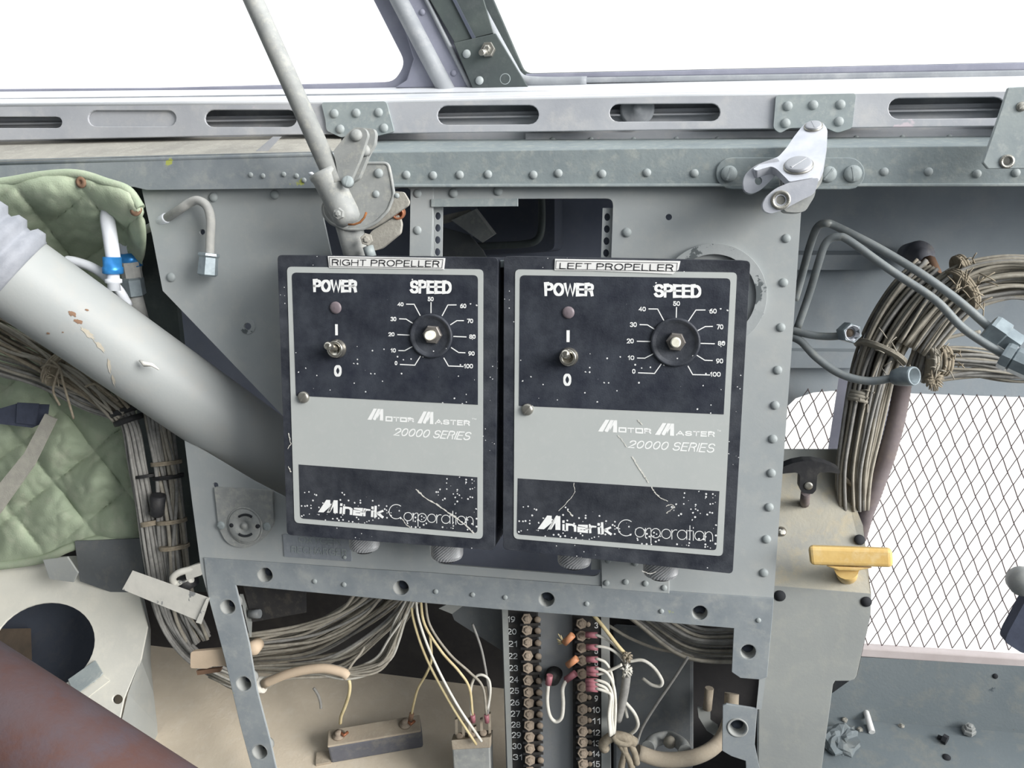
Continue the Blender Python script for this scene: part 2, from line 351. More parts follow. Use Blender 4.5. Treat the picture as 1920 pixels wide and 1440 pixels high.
# text: a small single-stroke alphabet, every letter drawn with a flat pen of given width -----------
def A_(cx, cy, rx_, ry_, a0, a1, n=9): return [(cx+rx_*math.cos(math.radians(a0+(a1-a0)*k/n)), cy+ry_*math.sin(math.radians(a0+(a1-a0)*k/n))) for k in range(n+1)]
GL = {
 '0': (.56, [A_(.28,.5,.28,.5,0,360,20)]), '1': (.30, [[(.02,.74),(.22,1),(.22,0)]]),
 '2': (.56, [A_(.28,.71,.27,.29,170,-30,10)+[(.02,0),(.56,0)]]), '3': (.56, [A_(.27,.75,.24,.25,160,-90,9)+A_(.27,.25,.28,.25,90,-160,10)]),
 '4': (.58, [[(.43,0),(.43,1),(0,.3),(.58,.3)]]), '5': (.56, [[(.5,1),(.1,1),(.05,.5)]+A_(.27,.32,.28,.32,130,-155,11)]),
 '6': (.56, [A_(.28,.31,.28,.31,0,360,16), A_(.50,.31,.50,.69,180,95,7)]), '7': (.54, [[(0,1),(.54,1),(.2,0)]]),
 '8': (.56, [A_(.28,.75,.24,.25,0,360,16), A_(.28,.26,.28,.26,0,360,16)]), '9': (.56, [A_(.28,.69,.28,.31,0,360,16), A_(.06,.69,.50,.69,0,-85,7)]),
 'A': (.68, [[(0,0),(.34,1),(.68,0)],[(.12,.33),(.56,.33)]]), 'C': (.68, [A_(.36,.5,.36,.5,45,315,16)]), 'D': (.62, [[(0,0),(0,1),(.26,1)]+A_(.26,.5,.36,.5,90,-90,12)+[(0,0)]]),
 'E': (.52, [[(.52,1),(0,1),(0,0),(.52,0)],[(0,.53),(.46,.53)]]), 'F': (.5, [[(.5,1),(0,1),(0,0)],[(0,.52),(.42,.52)]]),
 'G': (.70, [A_(.36,.5,.36,.5,45,300,16)+[(.70,.12),(.70,.48),(.42,.48)]]), 'H': (.60, [[(0,0),(0,1)],[(.6,0),(.6,1)],[(0,.53),(.6,.53)]]), 'I': (.0, [[(0,0),(0,1)]]),
 'L': (.48, [[(0,1),(0,0),(.48,0)]]), 'M': (.7, [[(0,0),(0,1),(.35,.2),(.7,1),(.7,0)]]), 'N': (.62, [[(0,0),(0,1),(.62,0),(.62,1)]]),
 'O': (.70, [A_(.35,.5,.35,.5,0,360,22)]), 'P': (.56, [[(0,0),(0,1),(.3,1)]+A_(.3,.74,.26,.26,90,-90,8)+[(0,.48)]]),
 'R': (.58, [[(0,0),(0,1),(.3,1)]+A_(.3,.75,.26,.25,90,-90,8)+[(0,.5)],[(.28,.5),(.46,.36),(.54,0)]]),
 'S': (.58, [A_(.29,.74,.27,.26,20,250,9)+A_(.29,.26,.29,.26,70,-165,10)]), 'T': (.56, [[(0,1),(.56,1)],[(.28,1),(.28,0)]]),
 'W': (.86, [[(0,1),(.21,0),(.43,.95),(.65,0),(.86,1)]]), 'X': (.6, [[(0,0),(.6,1)],[(0,1),(.6,0)]]), 'Y': (.6, [[(0,1),(.3,.45),(.6,1)],[(.3,.45),(.3,0)]]), ' ': (.22, []),
 'i': (.0, [[(0,0),(0,.47)],[(0,.86),(0,.89)]]), 'n': (.46, [[(0,0),(0,.60),(.30,.60),(.46,.48),(.46,0)]]), 'a': (.46, [[(.04,.60),(.46,.60),(.46,0),(0,0),(0,.32),(.46,.32)]]),
 'r': (.30, [[(0,0),(0,.60)],[(0,.42),(.12,.60),(.30,.60)]]), 'k': (.46, [[(0,0),(0,1)],[(.44,.62),(.06,.30)],[(.14,.34),(.46,0)]]),
 'o': (.62, [[(0,0),(.62,0),(.62,1),(0,1),(0,0)]])}
def letters(body, sq=False):
    x = 0; out = []
    for ch in body:
        w, st = GL['o' if (sq and ch == 'O') else ch]
        out += [[(x+a, b) for a, b in l] for l in st]; x += w + (.20 if ch != ' ' else .12)
    x1 = max(a for l in out for a, b in l); x0 = min(a for l in out for a, b in l)
    y1 = max(b for l in out for a, b in l)
    return [[((a-x0)/max(1e-6,(x1-x0)), b/max(1e-6,y1)) for a, b in l] for l in out], x1-x0 < 1e-6
def text(mb, body, quad, y, w=1.5, slant=0.0, sq=False, wy=None):
    """quad = pixel corners TL TR BR BL on the plane y; w = pen width in pixels"""
    ls, thin = letters(body, sq); wy = wy or w
    TL, TR, BR, BL = [V(p[:2]) for p in quad]
    hx = (TR-TL).normalized()*w/2; hy = (BL-TL).normalized()*wy/2
    TL, TR, BR, BL = TL+hx+hy, TR-hx+hy, BR-hx-hy, BL+hx-hy
    f = lambda u, v: (BL*(1-u)+BR*u)*(1-v) + (TL*(1-u)+TR*u)*v + V((slant*(v-.5), 0))
    for l in ls:
        P = [f(a if not thin else .5, b) for a, b in l]
        pen(mb, P, w, y, wy)
    return mb
def pen(mb, P, w, y, wy=None):
    """one stroke as a mitred flat band"""
    wy = wy or w; n = len(P); closed = n > 3 and (P[0]-P[-1]).length < .02
    if not closed:
        a = (P[0]-P[1]).normalized(); b = (P[-1]-P[-2]).normalized(); P = [P[0]+a*w*.5]+P[1:-1]+[P[-1]+b*w*.5]
    L_, R_2 = [], []
    for i in range(n):
        d0 = (P[i]-P[i-1]) if i > 0 else ((P[-1]-P[-2]) if closed else P[1]-P[0])
        d1 = (P[i+1]-P[i]) if i < n-1 else ((P[1]-P[0]) if closed else P[-1]-P[-2])
        d0 = d0.normalized(); d1 = d1.normalized(); n0 = V((-d0.y, d0.x)); n1 = V((-d1.y, d1.x))
        m_ = n0+n1; m_ = m_.normalized() if m_.length > 1e-4 else n0
        k = min(1.9, 1/max(.3, m_.dot(n1)))
        ww = w*abs(m_.x)+wy*abs(m_.y)
        L_.append(P[i]+m_*ww/2*k); R_2.append(P[i]-m_*ww/2*k)
    mb.add(us(L_+R_2, y), [[i, i+1, n+i+1, n+i] for i in range(n-1)])
def ribbon(mb, pts, wpx, y):
    """flat printed line along pixel points"""
    for a, b in zip(pts[:-1], pts[1:]):
        d = V(b)-V(a); L_ = d.length or 1; n = V((-d.y, d.x))/L_*wpx/2; e_ = d/L_*wpx*.25
        mb.add(us([V(a)-e_+n, V(b)+e_+n, V(b)+e_-n, V(a)-e_-n], y), [[0,1,2,3]])
    return mb
def quadbox(mb, pts, y, th=.0004): return mb.slab(pts, y, th)
# ================================================================ the setting
def cr(x0, y0, s, *pts): return [(x0+p[0]/s, y0+p[1]/s) for p in pts]
FL0 = U(600, 1350, .17)                                  # a point on the cockpit floor
def onfloor(px, py, h=0): return UP(px, py, FL0 + GUP*h, GUP)
# floor behind and below the panel
fx = U(945, 1400, .12).x
fp = [V((-.55, .085, 0)), V((fx, .085, 0)), V((fx, .40, 0)), V((-.55, .40, 0))]
fp = [V((p.x, p.y, FL0.z + (p.y-FL0.y)*math.tan(LEAN))) for p in fp]
o = MB().prism(fp, -GUP*.01).obj('floor', MT['floor']); tag(o, 'sandy dust covered floor behind the instrument panel', 'floor', kind='structure')
# dark bulkhead behind the panel
bxr = U(1446, 900, .30).x
bw = [V((-1.05, .30, -.52)), V((bxr, .30, -.52)), V((bxr, .30, .19)), V((-1.05, .30, .19))]
wz = FL0.z - .10
o = MB().prism([V((fx,.07,wz)), V((bxr,.07,wz)), V((bxr,.30,wz+.06)), V((fx,.30,wz+.06))], V((0,0,-.006))).obj('floor', MT['dark']); tag(o, 'dark sunken plane for the shaded well right of the terminal board', 'floor', kind='structure')  # dark plane added for the shade of the right bay
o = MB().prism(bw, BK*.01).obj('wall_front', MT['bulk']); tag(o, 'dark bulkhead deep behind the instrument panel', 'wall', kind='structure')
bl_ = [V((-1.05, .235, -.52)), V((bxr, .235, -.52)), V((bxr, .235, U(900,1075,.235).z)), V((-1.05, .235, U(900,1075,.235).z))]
o = MB().prism(bl_, BK*.01).obj('wall_front', MT['gloom']); tag(o, 'lower bulkhead darkened to stand for bay shade behind the hanging wires', 'wall', kind='structure')  # extra dark sheet stands in for deep shade behind the wires
# the cockpit around the viewer (outside the frame, added to shape the light): it keeps the light to the windows and the open right side
RI = ROT.inverted().to_3x3()
def Wd(x, y, z): return CAM + RI @ V((x, y, z))
def room(name, pts, th, mat, label, cat):
    o = MB().prism([Wd(*p) for p in pts], RI @ V(th)).obj(name, MT[mat]); tag(o, label, cat, kind='structure')
room('floor', [(-.85,-1.4,-.80),(1.05,-1.4,-.80),(1.05,.55,-.80),(-.85,.55,-.80)], (0,0,-.02), 'board', 'unseen grey cockpit floor added to block light in front of the panel', 'floor')
room('wall_left', [(-.85,-1.4,-.80),(-.85,.62,-.80),(-.85,.62,.0),(-.85,.30,.62),(-.85,-1.4,.62)], (-.02,0,0), 'board', 'unseen grey side wall added to block light left of the quilt', 'wall')
room('wall_back', [(-.87,-1.4,-.80),(1.07,-1.4,-.80),(1.07,-1.4,.62),(-.87,-1.4,.62)], (0,-.02,0), 'board', 'unseen grey rear bulkhead added to block light behind the viewer', 'wall')
room('ceiling', [(-.87,-1.42,.62),(.30,-1.42,.62),(.30,.30,.62),(-.87,.30,.62)], (0,0,.02), 'board', 'unseen grey half roof added to limit skylight over the left seat', 'roof')
room('wall_side', [(1.05,-1.4,-.80),(1.05,.45,-.80),(1.05,.45,-.25),(1.05,-1.4,-.25)], (.02,0,0), 'board', 'unseen low grey side wall added under the opening that admits light', 'wall')
# grey blue skin on the right with the meshed opening
ow = [(1455,330),(2080,330),(2080,1300),(1560,1275),(1455,1260)]
ho = rnd([(1462,735),(1500,733),(2050,749),(2050,1268),(1620,1240),(1462,1228)], [30,10,8,8,8,8])
ho = [(1462,800),(1470,768),(1492,747),(1525,736),(1560,733),(1640,735),(1800,741),(2050,749),(2050,1268),(1620,1236),(1462,1226)]
o = MB().slab(ow, .25, .006, [ho]).obj('wall_right', MT['darkwall']); tag(o, 'grey blue skin panel above the meshed opening at right', 'wall', kind='structure')
# left frame post beside the quilt
o = MB().slab([(205,340),(318,345),(330,560),(360,830),(420,1110),(300,1110),(262,830),(240,560)], .125, .006).obj('trim_1', MT['darkgreen'])
tag(o, 'dark grey green side frame between the quilt and the panel', 'frame', kind='structure')
# ---- slotted sill beam
sill = struct('trim_2', 'pale grey slotted sill beam under the windows', 'beam', U(960, 215, .10))
tl = [(-140,195),(640,187),(1280,173),(2080,160)]; bl = [(2080,234),(1280,243),(900,248),(500,253),(-140,266)]
slots = [stadium(-120,219,116,240), stadium(384,206,556,238,sl=0), stadium(820,198,1010,234,sl=-1), stadium(1143,195,1350,228,sl=-1), stadium(1666,184,1885,223,sl=-2), stadium(165,207,330,237)]
MB().slab(tl+bl, .10, .002, slots).obj('web', MT['beam'], sill, .0006)
MB().slab(rnd([(160,203),(336,202),(338,242),(160,243)], 8), .1022, .0015).obj('blanking_plate', MT['beam'], sill)
# top flange, running back to the windows
fr = us(tl, .10); bk = us([(-140,173),(640,166),(1280,152),(2080,137)], .165)
up = V((0,0,.0022))
vs = [p for p in fr]+[p for p in bk]; n = len(fr)
mb = MB(); mb.add(vs+[p-up for p in vs], [[i,i+1,n+i+1,n+i] for i in range(n-1)]+[[2*n+i,3*n+i,3*n+i+1,2*n+i+1] for i in range(n-1)]+[[i,2*n+i,2*n+i+1,i+1] for i in range(n-1)]+[[n+i,n+i+1,3*n+i+1,3*n+i] for i in range(n-1)])
mb.tube([p+V((0,.0022,-.0018)) for p in fr], .0026, 10)
mb.obj('top_flange', MT['sillglare'], sill)
# inner channel seen through the slots
mb = MB(); mb.slab([(-140,222),(640,216),(1280,203),(2080,190),(2080,250),(1280,262),(640,268),(-140,280)], .116, .002)
mb.hexa([U(-140,233,.1105),U(2080,201,.1105),U(2080,197,.117),U(-140,229,.117)], [U(-140,236,.1105),U(2080,204,.1105),U(2080,200,.117),U(-140,232,.117)])
mb.obj('inner_channel', MT['beam'], sill)
MB().slab([(-140,186),(2080,156),(2080,280),(-140,290)], .124, .002).obj('back_web', MT['frame'], sill)
# splice plates
p1 = rnd([(602,192),(724,190),(739,247),(700,256),(665,249),(640,258),(612,245),(610,225)], 6)
q = MB().slab(p1, .0975, .0024).obj('splice_plate', MT['plate'], sill, .0005)
rivets([(627,213),(668,212),(710,211),(638,242),(720,240)], .0975, 8.5, q)
p2 = rnd([(1455,178),(1605,175),(1598,240),(1570,249),(1545,238),(1480,240),(1462,250),(1450,240)], 6)
q = MB().slab(p2, .0975, .0024).obj('splice_plate', MT['plate'], sill, .0005)
rivets([(1477,199),(1525,197),(1576,196),(1473,231),(1573,228)], .0975, 9, q)
# round seal seen through the fourth slot
MB().lathe(U(1195,205,.112), NV, [(.013,0),(.013,.002),(.011,.003),(.004,.003),(.003,.005),(0,.005)], 28).obj('grommet_disc', MT['frame'], sill)
# ---- recessed strip under the sill, right part
stp = struct('trim_3', 'recessed riveted strip under the right part of the sill beam', 'strip', U(1400, 262, .115))
MB().slab([(690,246),(985,246),(992,268),(1002,273),(2080,262),(2080,228),(1280,238),(900,244)], .1165, .002).obj('web', MT['angle'], stp)
MB().slab(rnd([(985,250),(2080,240),(2080,273),(996,279),(986,268)], [2,2,2,6,4]), .113, .0025).obj('strip', MT['beam'], stp, .0005)
rivets([(1036,262),(1108,262),(1188,262),(1268,261),(1345,261),(1605,259),(1692,258),(1780,257),(1870,256)], .113, 5, stp)
# ---- dusty ledge on the left, rolled down into the front face
led = struct('trim_4', 'dusty shelf under the left part of the sill beam', 'ledge', U(300, 290, .08))
a = us([(-140,268),(300,258),(590,253),(640,252)], .118); b = us([(-140,306),(300,293),(590,285),(640,284)], .053)
n = 4
MB().add(a+b+[p-up for p in a+b], [[i,i+1,n+i+1,n+i] for i in range(3)]+[[2*n+i,3*n+i,3*n+i+1,2*n+i+1] for i in range(3)]+[[n+i,n+i+1,3*n+i+1,3*n+i] for i in range(3)]).obj('shelf', MT['dusty'], led)
mb = MB().slab([(-140,303),(300,291),(600,284),(640,284),(640,352),(275,356),(250,350),(-140,352)], .053, .003)
mb.tube([p+V((0,.0022,-.002)) for p in b], .0027, 10); mb.obj('front_face', MT['flange'], led)
MB().slab([(512,256),(527,256),(497,288),(474,288)], .06, .001).obj('stiffener', MT['beam'], led)
rivets([(470,328),(493,330),(532,327),(556,330),(570,338)], .053, 5, led)
# ---- lower angle beam on the right with its rivet row
ang = struct('trim_5', 'grey green riveted angle beam across the top of the panel', 'beam', U(1300, 315, .053))
mb = MB().slab([(640,286),(1280,277),(2080,271),(2080,349),(1480,346),(640,352)], .053, .0035)
mb.obj('face', MT['angle'], ang, .0008)
a = us([(640,262),(1280,259),(2080,252)], .116); b = us([(640,286),(1280,278),(2080,272)], .0545)
MB().add(a+b+[p-up for p in a+b], [[i,i+1,3+i+1,3+i] for i in range(2)]+[[6+i,9+i,9+i+1,6+i+1] for i in range(2)]+[[3+i,4+i,10+i,9+i] for i in range(2)]).obj('top_flange', MT['angle'], ang)
MB().slab([(730,345),(2080,343),(2080,349),(730,351)], .0512, .003).obj('lip', MT['plate'], ang, .0006)
rivets([(762,328),(812,329),(862,328),(915,327),(1000,328),(1047,325),(1129,326),(1213,324),(1302,325),(1658,322),(1741,322),(1832,326),(1905,324)], .053, 8, ang)
pl = MB().slab(stadium(1342,295,1622,355), .0512, .0025).obj('doubler_plate', MT['angle'], ang, .0006)
rivets([(1367,326,15),(1553,327,15),(1599,326,16)], .0512, 15, pl, 'plate', 'screw', mk_screw)
# ---- windows
w1 = struct('window_1', 'left windscreen opening with a rounded dark frame', 'window', U(500, 100, .17))
op = rnd([(-700,172),(300,164),(738,153),(760,118),(690,-20),(560,-280),(-700,-280)], [0,0,16,30,0,0,0])
MB().slab([(-800,206),(880,186),(890,160),(700,-360),(-800,-360)], .166, .006, [op]).obj('frame', MT['purple'], w1, .001)
MB().slab([(-760,200),(880,180),(690,-340),(-760,-340)], .18, .002).obj('pane', MT['glass'], w1)
w2 = struct('window_2', 'right windscreen opening with a pale rubber sealed frame', 'window', U(1450, 80, .16))
op = rnd([(985,137),(2500,103),(2500,-280),(805,-280)], [14,0,0,0])
MB().slab([(800,184),(2600,152),(2600,-360),(720,-360)], .168, .004, [op]).obj('frame', MT['darkgreen'], w2, .001)
bead = crom(us([(770,-300),(838,-140),(890,-10),(925,60),(958,120),(972,143),(990,152),(1040,154),(1100,153)], .160), 5)
MB().tube(bead, .0042, 10).obj('seal', MT['frame'], w2)
MB().slab([(985,138),(2120,112),(2120,128),(985,147)], .161, .006).obj('sill_strip', MT['purple'], w2, .0008)
MB().slab([(985,146),(2120,127),(2120,143),(985,156)], .158, .008).obj('sill_rail', MT['frame'], w2, .0015)
MB().slab([(860,175),(2560,143),(2560,-340),(700,-340)], .182, .002).obj('pane', MT['glass'], w2)
post = struct('trim_6', 'dark sloping post between the two windscreen openings', 'post', U(850, 100, .15))
MB().slab([(650,-300),(735,-300),(935,164),(740,164),(762,150),(775,110)], .158, .008).obj('left_channel', MT['purple'], post, .001)
MB().tube(us([(610,-290),(748,0),(800,100),(840,175)], .156), .0075, 12).obj('bead', MT['frame'], post)
MB().tube(us([(655,-290),(800,0),(842,85),(886,172)], .157), .0022, 8).obj('edge_bead', MT['frame'], post)
MB().slab([(650,-300),(765,-300),(905,-5),(925,62),(852,80),(806,0)], .154, .004).obj('upper_plate', MT['darkgreen'], post, .0006)
MB().slab([(818,-60),(824,-60),(892,72),(886,74)], .1525, .002).obj('seam', MT['dark'], post)
gp = MB().slab([(850,80),(929,62),(992,166),(886,166)], .151, .004).obj('gusset_plate', MT['darkgreen'], post, .0007)
rivets([(875,101,8),(899,151,8)], .151, 8, gp, 'rivet', 'rivet')
rivets([(916,94,14)], .151, 14, gp, 'steel', 'stud_nut', mk_nut)
MB().tube([U(916,96,.151), U(916,96,.151)+V((-.003,-.013,-.004))], .0024, 10).obj('stud', MT['steel'], gp)
rivets([(947,148,10)], .151, 10, gp, 'plate', 'hole_rim', mk_dimple)
rivets([(792,23,6),(851,137,6)], .158, 6, post, 'purple')
# dark enclosure top, hides sky above the bulkhead
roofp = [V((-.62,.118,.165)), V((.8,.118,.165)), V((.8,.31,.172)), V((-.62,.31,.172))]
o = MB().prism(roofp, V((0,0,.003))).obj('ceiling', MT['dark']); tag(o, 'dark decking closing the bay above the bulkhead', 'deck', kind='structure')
# ================================================================ instrument panel
pan = thing('instrument_panel', 'grey sheet metal instrument panel carrying the two black control boxes', 'panel', U(900, 1150, .06))
PY = .06
outl = [(262,338),(1506,336),(1500,430),(1487,620),(1470,850),(1452,1100),(1449,1150),(1438,1270),(1426,1274),(1388,1271),(1372,1260),(1376,1178),(1130,1157),(930,1142),(760,1127),(441,1097),
        (467,1209),(481,1293),(506,1389),(530,1500),(488,1500),(450,1358),(422,1237),(391,1121),(377,1068),(360,940),(346,826),(390,851),(475,902),(548,940),(570,860),(548,798),(305,545),(285,440)]
H1 = rnd([(812,373),(1150,372),(1126,1082),(806,1056)], [3,14,18,26])
H2 = rnd([(602,392),(745,352),(770,352),(768,492),(624,492)], [20,10,10,6,10])
scr = [(497,1078),(752,1102),(1025,1124),(1312,1149),(1403,1222),(427,1138),(457,1282),(487,1410)]
sh = [circ(x, y, 14.5, 13.5, 18) for x, y in scr]
small = [circ(379,435,5.5,n=12), circ(464,612,7,n=12), circ(404,910,5.5,n=12), circ(1254,407,6,n=12)]
MB().slab(outl, PY, .002, [H1, H2]+small+sh).obj('panel_sheet', MT['panel'], pan)
fo = [(382,1046),(560,1058),(700,1068),(806,1074),(1112,1098),(1300,1112),(1451,1122),(1449,1150),(1438,1270),(1426,1274),(1388,1271),(1372,1260),(1376,1178),(1130,1157),(930,1142),(760,1127),(441,1097),
      (467,1209),(481,1293),(506,1389),(530,1500),(488,1500),(450,1358),(422,1237),(391,1121)]
MB().slab(fo, PY-.0015, .0014, sh).obj('flange_strip', MT['flange'], pan, .0003)
for x, y in scr: inst('dim', mk_dimple, 'screw_hole', MT['gray'], U(x, y, PY-.0014), pan, NV, 17.5*mpp(x, y, PY), 0)
for x, y in scr:
    MB().lathe(U(x,y,PY+.012), NV, [(.007,0),(.007,.001),(.0045,.0035),(.002,.004),(.002,0)], 16).obj('nut_plate', MT['dark'], pan)
rivets([(1474,447),(1469,530),(1464,614),(1458,694),(1453,760),(1449,823),(1446,887),(1442,951),(1437,1011),(1432,1074)], PY, 8.5, pan)
rivets([(783,432),(1175,436),(783,363),(850,362),(934,358),(321,520),(515,365),(400,370)], PY, 9, pan)
rivets([(590,1090),(645,1096),(817,1109),(886,1115),(947,1120),(1100,1132),(1240,1146),(1422,1163)], PY-.0015, 5, pan)
# chipped paint around the bullet hole
MB().slab(rnd(circ(464,612,15,15,9),3), PY-.0004, .0006, [circ(464,612,7,n=12)]).obj('chipped_rim', MT['ringp'], pan)
# patch plate, perforated rails, label strip
pp = MB().slab([(1127,1046),(1255,1058),(1255,1113),(1128,1103)], PY-.0018, .0016).obj('patch_plate', MT['panel'], pan, .0004)
rivets([(1140,1051),(1191,1056),(1137,1093),(1173,1091),(1210,1094),(1245,1102)], PY-.0018, 6, pp)
def rail(xt, xb, y0, y1, w):
    hs = []; k = 0; y = y0+17
    while y < y1-14:
        u = (y-y0)/(y1-y0); hs.append(circ(xt+(xb-xt)*u, y, 5.6, 7.2, 14)); y += 22.5
    o = MB().slab([(xt-w,y0),(xt+w,y0),(xb+w,y1),(xb-w,y1)], PY+.004, .0015, hs).obj('perforated_rail', MT['panel'], pan)
    MB().slab([(xt-w,y0),(xt+w,y0),(xb+w,y1),(xb-w,y1)], PY+.009, .001).obj('rail_back', MT['dark'], o)
rail(821, 812, 388, 1048, 9); rail(1139, 1117, 390, 1068, 9)
MB().slab([(808,373),(971,372),(971,387),(808,388)], PY-.002, .0018).obj('blank_label_strip', MT['plate'], pan, .0003)
MB().slab([(770,352),(812,352),(812,372),(808,480),(768,480)], PY-.0008, .0008).obj('stiffener_strip', MT['panel'], pan)
# chipped flange ring behind the right box
c = U(1335,556,PY); r = 98*mpp(1335,556,PY)
mb = MB(); mb.prism([c+V((math.cos(a)*r,-.004,math.sin(a)*r)) for a in [k*math.pi/32 for k in range(64)]], BK*.004, [[c+V((math.cos(a)*r*.8,-.004,math.sin(a)*r*.8)) for a in [k*math.pi/24 for k in range(48)]]])
lab(mb.obj('cover_ring', MT['ringp'], pan, .0008), 'chipped round ring half hidden behind the right control box')
# oxygen recharge valve
vp = rnd(cr(360,860,4,(165,215),(600,240),(615,500),(520,620),(400,680),(260,640),(200,520)), [2,3,14,20,20,20,10])
val = MB().slab(vp, PY-.003, .003).obj('recharge_valve', MT['gray'], pan, .0008); lab(val, 'round filler valve on a square mount')
vc = U(460,985,PY-.003); s_ = mpp(460,985,PY)
MB().lathe(vc, NV, [(36*s_,-.001),(36*s_,.001),(34*s_,.0016),(33*s_,.0006),(32*s_,.0022),(30*s_,.003),(11*s_,.003),(10*s_,.0018),(6*s_,.0018),(5*s_,.0036),(0,.0036)], 36).obj('valve_cap', MT['gray'], val, )
mb = MB()
for cx, cy, a0, a1 in ((460,985,-2.2,-.9),(460,985,.9,2.2)):
    p = [(cx+20*math.cos(a0+(a1-a0)*k/8), cy+20*math.sin(a0+(a1-a0)*k/8)) for k in range(9)]
    mb.tube(us(p, PY-.0062), .0011, 6)
mb.lathe(U(434,985,PY-.0062), NV, [(.0018,-.001),(.0018,.0004),(0,.0004)], 12); mb.lathe(U(483,987,PY-.0062), NV, [(.0018,-.001),(.0018,.0004),(0,.0004)], 12)
mb.obj('spanner_slots', MT['hole'], val)
rivets([(415,985),(501,987)], PY-.003, 8, val, 'plate', 'screw', mk_screw)
# placard with raised lettering
plc = MB().slab(rnd([(530,1002),(657,1008),(659,1053),(533,1044)],3), PY-.0012, .0012).obj('placard', MT['oxy'], pan, .0003)
mb = MB(); text(mb, 'OXYGEN', [(560,1006),(637,1010),(637,1022),(560,1017)], PY-.0016, 1.5); text(mb, 'RECHARGER', [(546,1024),(650,1030),(650,1043),(546,1036)], PY-.0016, 1.5)
mb.obj('lettering', MT['plate'], plc)
rivets([(646,1045,4)], PY-.0012, 4, plc)
# lower right tab hanging below the panel
tb = MB().slab([(1355,1323),(1362,1320),(1420,1329),(1415,1396),(1424,1440),(1428,1510),(1402,1510),(1398,1427),(1371,1418),(1354,1408)], PY, .002, [circ(1383,1365,15.5,14.5,18)]).obj('lower_tab', MT['flange'], pan, .0004)
inst('dim', mk_dimple, 'screw_hole', MT['gray'], U(1383,1365,PY-.0004), pan, NV, 19*mpp(1383,1365,PY), 0)
MB().lathe(U(1383,1365,PY+.012), NV, [(.007,0),(.007,.001),(.0045,.0035),(.002,.004),(.002,0)], 16).obj('nut_plate', MT['dark'], pan)
MB().hexa(us([(1424,1270),(1436,1268),(1428,1330),(1418,1330)], PY), us([(1424,1270),(1436,1268),(1428,1330),(1418,1330)], PY+.002)).obj('edge_strip', MT['panel'], pan)
